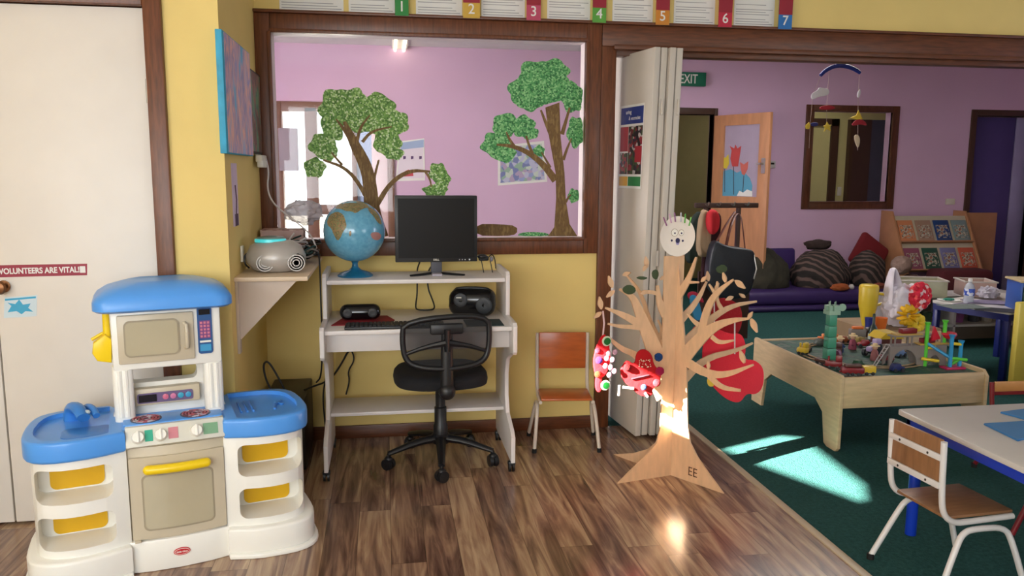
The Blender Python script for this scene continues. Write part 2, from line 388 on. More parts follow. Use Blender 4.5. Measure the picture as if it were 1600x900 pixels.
g = MB(); g.box(WX0-.018, WX0, YB+.02, YB+.125, WZ0, WZ1); g.box(WX1, WX1+.018, YB+.02, YB+.125, WZ0, WZ1); g.box(WX0, WX1, YB+.02, YB+.125, WZ1, WZ1+.018); g.box(WX0, WX1, YB+.02, YB+.125, WZ0-.018, WZ0)
struct('trim_2', g, mat('pale_reveal_paint', (225, 212, 210), .5), label='pale lining around the internal window')
g = MB(); g.box(WX0-.005, WX1+.005, YB+.045, YB+.051, WZ0-.005, WZ1+.005); struct('window_2', g, pane_glass, label='large clear pane in the brown window frame')
g = MB(); g.box(1.137, 1.218, YB-.022, YB+.125, 0, 2.14, .004); struct('trim_3', g, wood_trim, label='brown timber post beside the folding door')
g = MB(); g.box(1.137, 4.98, YB-.03, YB+.125, 2.075, 2.186, .005); g.box(1.2, 4.98, YB-.04, YB-.02, 2.06, 2.085, .004); g.box(1.22, 4.98, YB+.01, YB+.09, 2.035, 2.075, .003); g.box(4.9, 4.98, YB-.03, YB+.125, 0, 2.075, .005); struct('trim_4', g, wood_trim_h, label='long brown timber head over the wide opening')
g = MB(); g.box(XR, 5.0, YB-.05, YB+.0, 2.185, 2.2, .003); struct('trim_5', g, wood_trim_h, label='narrow brown ledge on top of the frame')
# double cupboard door
def flush_door(name, x0, x1, knobx, label):
    d = struct(name, MB().box(x0, x1, YD+.012, YD+.05, .012, 2.028, .003), door_white, label=label)
    k = MB(PM((knobx, YD+.012, .972), (1, 0, 0), (0, 0, 1))); k.lathe([(.024, 0), (.024, .004), (.01, .008), (.01, .025), (.022, .032), (.027, .042), (.022, .053), (.008, .058)], 20)
    obj('door_knob', k, brass, d); return d
d1 = flush_door('door_1', -1.492, -.893, -1.462, 'plain off white cupboard door')
h = MB()
for z in (.3, 1.72): 
    h.tube([(-.893, YD+.005, z-.045), (-.893, YD+.005, z+.045)], .006)
obj('hinge', h, chrome, d1)
d2 = flush_door('door_2', -2.095, -1.498, -2.0, 'left leaf of the off white cupboard door')
g = MB(); g.box(-.889, -.823, YD-.022, YD+.06, 0, 2.10, .004); g.box(-2.16, -2.10, YD-.022, YD+.06, 0, 2.10, .004); g.box(-2.10, -.889, YD-.022, YD+.06, 2.032, 2.10, .004)
struct('trim_6', g, wood_trim, label='dark brown timber frame round the cupboard door')
# stickers on the cupboard door
P = lambda x, y: onY(x, y, YD+.011)
def quad(mb, pts, y, th=.0008):
    mb.prism([(p.x, p.z) for p in pts], -y, -y+th, XZ); return mb
t = thing('door_sticker', 'dark red sticker reading VOLUNTEERS ARE VITAL on the white door', 'sticker', (-1.33, YD+.0105, 1.03))
g = MB(); quad(g, [P(-28, 434), P(136, 430), P(136, 412), P(-28, 415)], YD+.0118); obj('backing', g, mat('maroon_print', (150, 40, 62), .5), t, True)
c = (P(62, 431)+P(62, 415))/2; wv = (P(136, 421)-P(-28, 425))
g = MB(); M_ = PM((c.x, YD+.0105, c.z), (wv.x, 0, wv.z), (-wv.z, 0, wv.x)); g.text('VOLUNTEERS ARE VITAL!', .031, M_, .0004, bold=.0009, sx=.83); 
q = P(130, 421); g.box(q.x-.012, q.x+.008, YD+.0102, YD+.011, q.z-.013, q.z+.013); obj('lettering', g, paper, t, True)
t = thing('door_notice', 'small blue and white splash patterned notice on the white door', 'notice', (-1.40, YD+.0105, .86))
g = MB(); quad(g, [P(6, 497), P(57, 494), P(58, 461), P(7, 465)], YD+.0118); obj('card', g, mat('pale_notice_card', (205, 222, 230), .5), t, True)
g = MB(); pts = [(12, 488), (18, 478), (12, 473), (24, 475), (30, 468), (36, 476), (48, 474), (44, 481), (52, 487), (40, 486), (34, 491), (26, 486)]
quad(g, [P(*p) for p in pts], YD+.0108); quad(g, [P(8, 470), P(56, 466), P(56, 463), P(8, 467)], YD+.0108); obj('splash', g, mat('cyan_print', (60, 165, 205), .5), t, True)

# folding partition stacked beside the post
t = thing('folding_door', 'stack of folded off white partition panels at the opening', 'folding door', (1.45, YB-.05, 0))
ends = [(967, 1024, 957, 997, 84, 76, 664, 689, 0)]
lean = .0
for i, (x0, x1) in enumerate([(1.262, 1.346), (1.36, 1.386), (1.41, 1.427), (1.466, 1.468)]):
    # each panel stands nearly edge-on: back end x0, front end x1
    a = Vector((x0, YB+.28, 0)); b = Vector((x1, YB-.25+.012*(i % 2), 0)); u = (b-a).normalized(); n = Vector((-u.y, u.x, 0)); w = .017
    pl = MB(PM(a, u, n)); pl.box(0, (b-a).length, -w+.001, w-.001, .02, 2.045, .003)
    bm = bmesh.new(); bv = [bm.verts.new(q) for q in pl.v]
    for f_ in pl.f: bm.faces.new([bv[k] for k in f_])
    for z_ in range(1, 20): bmesh.ops.bisect_plane(bm, geom=bm.verts[:]+bm.edges[:]+bm.faces[:], plane_co=(0, 0, z_*.1), plane_no=(0, 0, 1))
    pl = MB(); pl.addbm(bm)
    pl.v = [Vector((q.x+.022*(q.z-1.2)*(YB+.28-q.y)/.5, q.y, q.z)) for q in pl.v]
    p_ = obj('panel', pl, fold_white, t, True)
    if i == 1: p_['label'] = 'second folded panel'
hb = MB()
for z in (.45, .98, 1.75):
    for xx in (1.392, 1.478): hb.tube([(xx, YB-.262, z-.04), (xx, YB-.262, z+.04)], .007)
obj('hinge', hb, fold_white, t, True)
# poster on the first panel
a = Vector((1.262, YB+.28, 0)); b = Vector((1.346, YB-.25, 0)); u = (b-a).normalized()
Mp = PM(a + Vector((u.y, -u.x, 0))*.0185 , u, (0, 0, 1)) 
L_ = (b-a).length
t = thing('poster', 'tall poster with blue heading and crowd photographs on the folding panel', 'poster', tuple(a+u*.4+Vector((0, 0, 1.3))))
def onPanel(px, py):
    n = Vector((u.y, -u.x, 0)); d = ray(px, py); o = Vector((0, 0, CAM_H)); s = (Mp.translation-o).dot(n)/d.dot(n); q = o+d*s-Mp.translation
    return (q.dot(u), q.z)
PA, PB = onPanel(967, 290), onPanel(1003, 163); s0, s1, z0, z1 = PA[0], PB[0], PA[1], PB[1]
lean_ = lambda q: Vector((q.x+.022*(q.z-1.2)*(YB+.28-q.y)/.5, q.y, q.z))
def prect(mb, fa, fb, ga, gb, w): 
    S = lambda k: s0+(s1-s0)*k; Zz = lambda k: z0+(z1-z0)*k
    mb.prism([(S(fa), Zz(ga)), (S(fb), Zz(ga)), (S(fb), Zz(gb)), (S(fa), Zz(gb))], 0, w, Mp)
    mb.v[-8:] = [lean_(q) for q in mb.v[-8:]]
g = MB(); prect(g, -.05, 1.03, -.03, 1.02, .0006); obj('sheet', g, paper, t, True)
g = MB(); prect(g, 0, 1, .78, .99, .0012); obj('heading_band', g, mat('poster_blue', (24, 52, 130), .4), t, True)
g = MB(); prect(g, 0, .36, .44, .75, .0012); prect(g, .7, 1, .3, .5, .0013); obj('red_panel', g, mat('poster_red', (165, 32, 45), .4), t, True)
g = MB(); prect(g, .38, 1, .15, .75, .0012); prect(g, 0, .36, .15, .42, .0012); obj('photograph', g, multi('crowd_print', [(30, 26, 30), (110, 30, 34), (25, 22, 24), (190, 180, 178), (60, 80, 40), (150, 40, 50), (40, 40, 60)], 45, .4), t, True)
g = MB(); prect(g, .42, 1, .0, .12, .0012); obj('green_band', g, mat('poster_green', (40, 130, 70), .4), t, True)
g = MB(); prect(g, 0, .4, .0, .12, .0012); obj('yellow_band', g, mat('poster_yellow', (215, 160, 30), .4), t, True)
g = MB(); Mt = Mp @ Matrix.Translation((s0+(s1-s0)*.35, z0+(z1-z0)*.93, .0014)); g.text('uring', .03, Mt, .0003); Mt = Mp @ Matrix.Translation((s0+(s1-s0)*.62, z0+(z1-z0)*.85, .0014)); g.text('& secrecies', .028, Mt, .0003); g.v = [lean_(q) for q in g.v]; obj('lettering', g, paper, t, True)

# numbered posters along the top of the window wall
cols = [(30, 130, 50), (205, 165, 60), (190, 70, 100), (90, 160, 60), (205, 130, 40), (190, 30, 60), (40, 110, 180)]
sheets = [(437, 537, None), (545, 617, 638), (650, 722, 748), (752, 820, 842), (855, 922, 943), (957, 1020, 1041), (1053, 1117, 1138), (1147, 1210, 1231)]
line_m = mat('grey_print_lines', (150, 148, 150), .7)
words = ['beige', 'green', 'yellow', 'pink', 'light green', 'orange', 'crimson', 'blue']
for i, (xa, xb, xc) in enumerate(sheets):
    xa_, xb_ = onY(xa, 20, YB-.004).x, onY(xb, 20, YB-.004).x
    z0 = 2.204; z1 = 2.46
    t = thing('numbered_poster', ('white lined poster at the left end of the row above the window' if i == 0 else 'white lined poster with a %s strip numbered %d' % (words[i], i)), 'poster', ((xa_+xb_)/2, YB-.003, z0), 0, 'numbered posters above the window')
    g = MB(); g.box(xa_, xb_, YB-.0035, YB-.001, z0, z1); obj('sheet', g, paper, t, True)
    g = MB()
    for k in range(9):
        zz = z0+.012+k*.0125
        if k % 4 != 3: g.box(xa_+.01, xb_-.01-.02*((k*7) % 3), YB-.0041, YB-.0034, zz, zz+.003)
    obj('print', g, line_m, t, True)
    if xc:
        xc_ = onY(xc, 20, YB-.004).x; zb = 2.188
        g = MB(); g.box(xb_, xc_, YB-.056, YB-.054, zb, 2.5); obj('number_strip', g, mat('strip_%s' % words[i].replace(' ', '_'), cols[i-1], .5), t, True)
        if i > 1: g = MB(); g.box(xb_, xc_, YB-.0572, YB-.0558, 2.262, 2.5); obj('dark_red_block', g, mat('strip_dark_red', (150, 25, 45), .5), t, True)
        g = MB(); g.text(str(i), .07, PM(((xb_+xc_)/2, YB-.057, zb+.042), (1, 0, 0), (0, 0, 1)), .0005, bold=.0005); obj('number', g, paper, t, True)

# trees painted on the glass
YG = YB+.0445
def G(x, y): p = onY(x, y, YG); return (p.x, p.z)
pxm = 1/ (FPX/ (YG*1.0))          # metres per pixel near the glass
bark = multi('painted_bark', [(96, 72, 40), (124, 96, 52), (108, 80, 46), (140, 112, 66)], 14, .7, 'noise', (5, 1, 1.2))
leafA = multi('painted_leaf_dabs_olive', [(96, 138, 66), (128, 172, 86), (76, 118, 52), (164, 200, 122), (110, 156, 72), (200, 220, 170), (100, 146, 70)], 130, .7)
leafB = multi('painted_leaf_dabs_emerald', [(64, 136, 78), (100, 172, 104), (50, 112, 64), (146, 204, 140), (78, 150, 88), (120, 184, 116)], 130, .7)
def cloud(mb, blobs, w):
    for k, (x, y, rx, ry) in enumerate(blobs):
        n = 26; pts = []
        for i in range(n):
            a = 2*PI*i/n; r = 1+.1*math.sin(5*a+k*1.7)+random.uniform(-.07, .07)
            pts.append(G(x+rx*r*math.cos(a), y+ry*r*math.sin(a)))
        mb.prism(smooth2(pts, 1), -YG, -YG+.0008+w+.00003*k, XZ)
def gstroke(mb, pts, ws, w=.0016):
    mb.prism(stroke([G(*p) for p in pts], [q*pxm for q in ws]), -YG, -YG+w, XZ)
t = thing('painted_tree', 'painted olive green tree with bent brown trunk on the window glass above the globe', 'painted tree', (G(572, 320)[0], YG, WZ0))
g = MB(); gstroke(g, [(592, 372), (581, 330), (578, 285), (570, 255), (552, 222), (538, 190)], [30, 24, 20, 19, 15, 5])
gstroke(g, [(552, 225), (540, 205), (525, 186)], [9, 6, 2], .0017)
gstroke(g, [(556, 230), (562, 200), (578, 180)], [6, 4, 2], .0018); gstroke(g, [(566, 222), (580, 205), (612, 198)], [5, 4, 2], .0019)
gstroke(g, [(577, 318), (562, 288), (540, 262), (505, 250)], [7, 6, 5, 3], .002); gstroke(g, [(535, 258), (524, 246), (518, 238)], [4, 3, 2], .0021)
gstroke(g, [(583, 318), (584, 280), (592, 250)], [5, 4, 3], .0022); gstroke(g, [(586, 325), (610, 285), (640, 266), (672, 268)], [8, 7, 6, 3], .0023); gstroke(g, [(664, 267), (672, 280), (674, 292)], [4, 3, 2], .0024)
obj('trunk', g, bark, t, True)
g = MB(); cloud(g, [(530, 168, 32, 30), (552, 158, 22, 20), (588, 172, 30, 26), (618, 192, 22, 20), (606, 222, 22, 22), (616, 240, 16, 10), (520, 196, 18, 26), (505, 228, 22, 20), (512, 240, 14, 12), (492, 262, 17, 16), (566, 190, 26, 18), (600, 200, 22, 16)], 0)
cloud(g, [(684, 270, 14, 16), (692, 280, 12, 14), (680, 298, 20, 10)], .0002)
obj('foliage', g, leafA, t, True)
t = thing('painted_tree', 'tall painted emerald tree with straight trunk at the right of the window glass', 'painted tree', (G(878, 368)[0], YG, WZ0+.005))
g = MB(); g.prism([G(*p) for p in [(856, 369), (866, 355), (869, 310), (868, 270), (858, 215), (852, 168), (874, 160), (876, 215), (882, 270), (884, 310), (890, 350), (902, 369)]], -YG, -YG+.0012, XZ)
gstroke(g, [(862, 215), (852, 190), (845, 172)], [6, 5, 3]); gstroke(g, [(878, 210), (884, 190), (890, 168)], [7, 5, 3], .0017)
gstroke(g, [(868, 282), (850, 258), (826, 238), (800, 228), (776, 226)], [12, 10, 8, 6, 3], .0018); gstroke(g, [(806, 232), (796, 218), (791, 206)], [5, 4, 2], .0019)
gstroke(g, [(832, 240), (826, 226), (822, 212)], [5, 4, 3], .002); gstroke(g, [(880, 250), (886, 232), (893, 216)], [5, 4, 2], .0021); gstroke(g, [(860, 262), (852, 248), (846, 238)], [4, 3, 2], .0022); gstroke(g, [(884, 316), (888, 308), (892, 304)], [4, 3, 2], .0023)
obj('trunk', g, bark, t, True)
g = MB(); cloud(g, [(838, 118, 28, 24), (862, 112, 26, 20), (820, 142, 26, 22), (850, 140, 34, 24), (828, 160, 20, 14), (872, 128, 16, 20), (894, 152, 17, 24), (899, 206, 13, 24), (790, 195, 22, 18), (818, 198, 18, 18), (828, 208, 14, 10), (776, 226, 24, 20), (788, 238, 18, 16), (842, 236, 9, 9), (896, 306, 9, 11)], 0)
obj('foliage', g, leafB, t, True)
t = thing('painted_log', 'painted brown log lying at the foot of the window glass beside the monitor', 'painted log', (G(780, 360)[0], YG, WZ0+.01))
g = MB(); g.prism(smooth2([G(*p) for p in [(742, 368), (744, 350), (780, 350), (808, 353), (808, 366), (790, 369)]], 1), -YG, -YG+.0012, XZ); obj('log', g, bark, t, True)
g = MB(); g.prism(smooth2([G(*p) for p in [(808, 369), (812, 364), (830, 362), (856, 364), (858, 369)]], 1), -YG, -YG+.0011, XZ); obj('grass', g, leafB, t, True)
# ------------------------------------------------------------------ toy kitchen
KO = (-.75, 2.887, 0); KR = math.radians(16.5)
kit = thing('toy_kitchen', 'big white moulded plastic play kitchen with blue worktops and a yellow oven handle', 'toy kitchen', KO, KR)
def plan(sx, grow=0):
    """outline of one wing, x outwards (sx=-1 left, 1 right)"""
    p = [(.165, .0), (.21, -.03), (.30, -.05), (.39, -.045), (.448, -.005), (.47, .06), (.472, .16), (.46, .27), (.43, .33), (.36, .36), (.165, .36)]
    q = smooth2([(x, y) for x, y in p], 1)
    cx, cy = .31, .15
    return [(sx*(.16 if x < .19 else x+(grow*(1 if x > cx else -.0))), y+grow*(1 if y > cy else -1)) for x, y in q]
for sx in (-1, 1):
    side = 'left' if sx < 0 else 'right'
    # plinth
    g = MB(); base = plan(sx, .03); g.prism(base, 0, .018, bev=.006); g.prism(plan(sx, .018), .015, .115, bev=.012, seg=3)
    obj('plinth', g, white_plastic, kit)
    # shelf body with two openings
    b = MB(); b.prism(plan(sx, -.012), .105, .468, bev=.006)
    cuts = []
    for z0, z1 in ((.142, .258), (.305, .425)):
        c = MB(); xa, xb = (.205, .442)
        c.prism(rrect(min(sx*xa, sx*xb), max(sx*xa, sx*xb), z0, z1, .028, 6), -.115, .2, XZ); cuts.append(c)
    o = obj('shelf_body', boolean(b, cuts), white_plastic, kit, angle=30)
    for z0, z1 in ((.148, .262), (.312, .425)):
        g = MB(); g.prism(rrect(min(sx*.235, sx*.405), max(sx*.235, sx*.405), z0, z1, .022, 5), -.117, -.109, XZ); obj('shelf_back', g, amber_plastic, kit)
    # worktop with rim
    w = MB(); w.prism(plan(sx, .006), .455, .528, bev=.012, seg=3)
    c = MB(); c.prism([(x*1.0, y) for x, y in plan(sx, -.022) if True], .512, .6)
    c.v = [Vector((v.x*.99 if abs(v.x) > .2 else sx*.21, v.y, v.z)) for v in c.v]
    obj('worktop', boolean(w, [c]), blue_plastic, kit, angle=30)
# sink faucet on the left, slots on the right
g = MB(); g.tube([(-.335, .27, .508), (-.33, .26, .56), (-.31, .2, .575), (-.29, .15, .548)], [.022, .022, .02, .018], 12, smooth_path=2, flat=1.3); g.tube([(-.30, .28, .508), (-.29, .26, .556), (-.265, .21, .566), (-.25, .17, .545)], [.015, .015, .014, .012], 12, smooth_path=2)
fc = obj('tap', g, blue_plastic_d, kit)
g = MB(); g.ball((-.285, .17, .562), .017, (1, 1, .5)); obj('tap_button', g, mat('pale_blue_grey', (190, 205, 215), .4), fc)
g = MB(); g.prism(rrect(-.36, -.2, .03, .15, .03), .506, .515, bev=.003); obj('basin', g, blue_plastic_d, kit)
g = MB()
for k in range(3): g.box(.235+k*.022, .243+k*.022, .1, .24, .508, .52, .003)
g.tube([(.36, .1, .514), (.37, .15, .516), (.4, .2, .514)], .005); g.tube([(.4, .15, .514), (.375, .18, .514)], .005)
obj('draining_ridges', g, blue_plastic_d, kit)
# centre
g = MB(); g.prism([(-.168, .02), (-.1, -.002), (0, -.01), (.1, -.002), (.168, .02), (.168, .35), (-.168, .35)], .115, .46, bev=.004); obj('oven_body', g, beige_plastic, kit)
g = MB(); g.prism([(-.17, .0), (-.1, -.014), (0, -.02), (.1, -.014), (.17, .0), (.17, .35), (-.17, .35)], 0, .118, bev=.008); obj('plinth', g, white_plastic, kit)
# oven door: bowed panel with a rounded window
def bowed(x0, x1, z0, z1, y, th, r, bow=.012, n=14):
    mb = MB(); out = rrect(x0, x1, z0, z1, r, 6); cx = (x0+x1)/2; hw = (x1-x0)/2
    bm = bmesh.new(); vs = [bm.verts.new((p[0], y, p[1])) for p in out]; bm.faces.new(vs)
    bmesh.ops.triangulate(bm, faces=bm.faces[:])
    for k in range(1, n): bmesh.ops.bisect_plane(bm, geom=bm.verts[:]+bm.edges[:]+bm.faces[:], plane_co=(x0+(x1-x0)*k/n, 0, 0), plane_no=(1, 0, 0))
    r_ = bmesh.ops.extrude_face_region(bm, geom=bm.faces[:])
    for q in r_['geom']:
        if isinstance(q, bmesh.types.BMVert): q.co.y -= th
    for v in bm.verts: v.co.y -= bow*(1-((v.co.x-cx)/max(hw, 1e-6))**2)
    mb.addbm(bm); return mb
rim_m = mat('beige_groove_plastic', (158, 147, 124), .4)
dr = obj('oven_door', bowed(-.155, .158, .125, .425, .008, .012, .006, .014), beige_plastic, kit, angle=30)
fr = bowed(-.118, .12, .155, .362, -.004, .006, .02, .011); obj('window_rim', fr, rim_m, dr, angle=30)
obj('window', bowed(-.112, .114, .161, .356, -.008, .004, .018, .0105), beige_plastic2, dr, angle=30)
g = MB(); g.tube([(-.095, -.04, .388), (-.05, -.05, .389), (0, -.053, .389), (.05, -.05, .389), (.095, -.04, .388)], .0165, 14); g.ball((-.095, -.04, .388), .0165); g.ball((.095, -.04, .388), .0165); g.tube([(-.085, -.04, .388), (-.085, -.0, .388)], .009); g.tube([(.085, -.04, .388), (.085, -.0, .388)], .009)
hd = obj('handle', g, yellow_plastic, dr); hd['label'] = 'yellow oven door handle'
# control panel and hob
g = MB(); g.prism([(-.012, .463), (-.02, .47), (.012, .532), (.05, .532), (.05, .463)], -.16, .165, YZ, bev=.004); cp = obj('control_panel', g, mat('pale_grey_panel', (214, 212, 200), .35), kit)
nrm = Vector((0, -.062, .032)).normalized()
def on_panel(x, k): return Vector((x, -.0205+.032*k, .47+.062*k))
for x in (-.12, -.048, .07):
    g = MB(); g.tube([on_panel(x, .45), on_panel(x, .45)+nrm*.02], [.022, .018], 20); g.box(-.004, .004, -.02, .02, 0, .008, .002, M=PM(on_panel(x, .45)+nrm*.018, (1, 0, 0), Vector((0, .032, .062))))
    obj('knob', g, white_plastic, cp)
def sticker(x, w, col, name, par):
    g = MB(); g.box(-w/2, w/2, -.02, .02, 0, .0012, M=PM(on_panel(x, .5), (1, 0, 0), Vector((0, .032, .062))))
    obj('label_print', g, mat(name, col, .5), par)
sticker(-.085, .026, (50, 170, 140), 'teal_print', cp); sticker(-.006, .032, (205, 130, 140), 'rose_print', cp); sticker(.118, .05, (120, 165, 130), 'green_print', cp)
g = MB(); g.prism([(-.175, .02), (.175, .02), (.175, .35), (-.175, .35)], .462, .528, bev=.004); g.prism(rrect(-.165, .165, .03, .14, .02), .527, .536, bev=.003); hb_ = obj('hob', g, blue_plastic, kit)
spir = multi('burner_print', [(120, 70, 80), (200, 100, 110), (214, 205, 215), (190, 170, 190), (170, 100, 120)], 70, .4)
for x in (-.09, .075):
    g = MB(Matrix.Translation((x, .085, .536))); g.lathe([(.052, 0), (.052, .002), (.001, .002)], 28); bn = obj('burner', g, mat('burner_dark', (70, 70, 90), .4), kit)
    g = MB(Matrix.Translation((x, .085, .538)))
    for rr in (.012, .023, .034, .044):
        g.lathe([(rr-.003, 0), (rr-.003, .0015), (rr+.003, .0015), (rr+.003, 0)], 28)
    obj('coil', g, spir, bn)
# upper tower
g = MB(); g.prism([(-.2, .52), (.195, .52), (.175, .56), (.172, .73), (.178, .745), (.172, .935), (-.178, .935), (-.19, .745), (-.18, .73), (-.185, .56)], -.25, -.19, XZ, bev=.006)
cut = MB(); cut.prism(rrect(-.135, .095, .645, .705, .022), -.6, .1, XZ)
tw = obj('upper_panel', boolean(g, [cut]), white_plastic, kit, angle=30)
for sx in (-1, 1):
    g = MB(); x = -.155 if sx < 0 else .148
    g.prism(rrect(x-.035, x+.032, .105, .17, .02), .525, .73, bev=.004)
    for k in (-.012, .008): g.tube([(x+k, .108, .545), (x+k, .108, .715)], .009, 8)
    obj('column', g, white_plastic, kit)
g = MB(); g.box(-.185, .178, .10, .33, .715, .937, .01); mw_ = obj('microwave_body', g, white_plastic, kit)
g = MB(); g.box(-.165, .085, .088, .105, .74, .915, .005); md = obj('microwave_door', g, beige_plastic, kit)
g = MB(); g.prism(rrect(-.145, .035, .765, .895, .02), -.088, -.083, XZ); obj('window_rim', g, rim_m, md)
g = MB(); g.prism(rrect(-.14, .03, .77, .89, .017), -.083, -.0815, XZ); obj('window', g, beige_plastic2, md)
g = MB(); g.tube([(.055, .088, .875), (.06, .07, .87), (.06, .068, .79), (.055, .088, .785)], .007, 10, smooth_path=1); obj('handle', g, beige_plastic, md)
g = MB(); g.prism(rrect(.098, .148, .755, .928, .01), -.1, -.094, XZ); kp = obj('keypad', g, mat('keypad_blue', (40, 84, 140), .35), kit)
g = MB(); g.box(.104, .142, .092, .0945, .9, .92); obj('display', g, mat('display_dark', (20, 24, 36), .2), kp)
g = MB(); g.box(.104, .142, .0928, .0945, .812, .878); obj('key_field', g, mat('key_field_purple', (120, 70, 130), .4), kp)
g = MB()
for r_ in range(5):
    for c_ in range(3): g.box(.107+c_*.012, .115+c_*.012, .0915, .093, .816+r_*.0125, .824+r_*.0125, .001)
obj('keys', g, mat('key_pink', (205, 120, 140), .4), kp)
g = MB(); g.box(.104, .142, .092, .0945, .765, .79); obj('start_button', g, mat('button_cyan', (60, 150, 200), .4), kp)
g = MB(); g.box(.104, .142, .092, .0945, .797, .804); obj('white_line', g, white_plastic, kp)
g = MB(); g.box(-.135, .1, .155, .192, .565, .63, .008); bp_ = obj('back_strip', g, beige_plastic, kit)
g = MB(); g.prism(rrect(-.115, .075, .575, .612, .008), -.155, -.152, XZ); st = obj('button_strip', g, mat('strip_slate', (108, 92, 130), .4), bp_)
g = MB(); g.box(-.11, -.05, .1495, .1525, .58, .607); obj('display', g, MATS['display_dark'], st)
for k, cc in enumerate([(210, 110, 140), (205, 120, 160), (60, 160, 190), (60, 150, 195)]):
    g = MB(Matrix.Translation((-.02+k*.026, .1515, .594)) @ Matrix.Rotation(PI/2, 4, 'X')); g.lathe([(.0105, 0), (.0105, .003), (.008, .004)], 14); obj('button', g, mat('button_colour_%s' % 'abcd'[k], cc, .4), st)
# roof cap
def dome(outs, zs):
    mb = MB(); n = len(outs[0]); vs = []; fs = []
    for o_, z in zip(outs, zs): vs += [(p[0], p[1], z if not callable(z) else z(p)) for p in o_]
    for i in range(len(outs)-1):
        for j in range(n): fs.append([i*n+j, i*n+(j+1) % n, (i+1)*n+(j+1) % n, (i+1)*n+j])
    fs += [list(range(n))[::-1], [(len(outs)-1)*n+j for j in range(n)]]
    mb.add(vs, fs); return mb
R_ = lambda gx, gy, r: rrect(-.238+gx, .222-gx, .04+gy, .36-gy, r, 8)
arch = lambda k: (lambda p: .938+k*(1-.25*(abs(p[0])/.24)**2))
g = dome([R_(.012, .012, .05), R_(.0, .0, .06), R_(.0, .0, .06), R_(.012, .012, .06), R_(.04, .04, .07), R_(.09, .08, .07)], [.93, .938, arch(.035), arch(.058), arch(.08), arch(.092)])
obj('canopy', g, blue_plastic, kit, angle=50)
# toy telephone on the left side
g = MB(); g.tube([(-.2, .19, .92), (-.2, .19, .76)], [.011, .014], 12); g.prism([(-.205, .84), (-.245, .81), (-.25, .775), (-.235, .745), (-.19, .735), (-.185, .82)], -.22, -.16, XZ, bev=.006)
g.tube([(-.25, .19, .82), (-.205, .19, .845)], .006)
ph = obj('toy_telephone', g, yellow_plastic, kit); ph['label'] = 'yellow toy telephone on its side bracket'
# yellow knob in the lower right shelf
g = MB(Matrix.Translation((.295, .13, .142))); g.lathe([(.014, 0), (.014, .012), (.02, .014), (.018, .02)], 16); obj('peg', g, amber_plastic, kit)
# badge
g = MB(); g.prism([(.028*math.cos(a)*(1 if abs(math.cos(a)) < .6 else 1), .0145*math.sin(a)) for a in [2*PI*k/28 for k in range(28)]], -.0, .0025, PM((.0, -.0205, .063), (1, 0, 0), (0, 0, 1))); bd = obj('badge', g, mat('badge_red', (196, 36, 44), .35), kit)
g = MB(); g.prism([(.025*math.cos(a), .0115*math.sin(a)) for a in [2*PI*k/28 for k in range(28)]], 0, .0008, PM((0, -.0229, .063), (1, 0, 0), (0, 0, 1))); obj('badge_field', g, white_plastic, bd)
g = MB(); g.prism([(.0235*math.cos(a), .0098*math.sin(a)) for a in [2*PI*k/28 for k in range(28)]], 0, .0006, PM((0, -.0236, .063), (1, 0, 0), (0, 0, 1))); obj('badge_centre', g, MATS['badge_red'], bd)
g = MB(); g.text('little tikes', .0095, PM((0, -.0244, .0625), (1, 0, 0), (0, 0, 1)), .0003, bold=.0002); obj('badge_lettering', g, white_plastic, bd)
g = MB(); g.box(-.15, -.13, -.02, .0, .118, .127, .002); obj('hinge_clip', g, MATS['beige_moulded_plastic'], kit)

# ------------------------------------------------------------------ computer desk
desk = thing('computer_desk', 'white melamine computer desk with raised shelf on black castors', 'desk', (.15, 3.85, 0))
prof = [(3.585, .055), (4.12, .055), (4.12, .945), (3.79, .945), (3.775, .93), (3.775, .735), (3.56, .735), (3.545, .72), (3.545, .6), (3.56, .585), (3.6, .585), (3.76, .52), (3.80, .44), (3.80, .33), (3.76, .25), (3.62, .205), (3.585, .18)]
for x0 in (-.297, .568):
    g = MB(); g.prism(prof, x0, x0+.02, YZ, bev=.003); sp = obj('side_panel', g, melamine, desk, True)
g = MB(); g.box(-.277, .568, 3.575, 4.11, .695, .715, .003); obj('desktop', g, melamine, desk, True)
g = MB(); g.box(-.277, .568, 3.66, 3.676, .6, .695, .002); obj('apron', g, melamine, desk, True)
g = MB(); g.box(-.277, .568, 3.79, 4.11, .893, .913, .003); obj('raised_shelf', g, melamine, desk, True)
g = MB(); g.box(-.277, .568, 3.83, 4.10, .242, .26, .003); obj('lower_shelf', g, melamine, desk, True)
def castor(x, y, par, r=.024):
    g = MB(); 
    for s in (-1, 1): g.lathe([(.006, 0), (r, .002), (r, .012), (.006, .014)], 18, Matrix.Translation((x+(0 if s > 0 else -.018), y, r)) @ Matrix.Rotation(PI/2, 4, 'Y'))
    g.box(x-.02, x+.016, y-.018, y+.018, r+.004, r*2+.006, .008)
    g.tube([(x, y, r*2), (x, y, r*2+.012)], .006, 8)
    return obj('castor', g, black_plastic, par, True)
for x in (-.287, .578):
    for y in (3.625, 4.08): castor(x, y, desk)

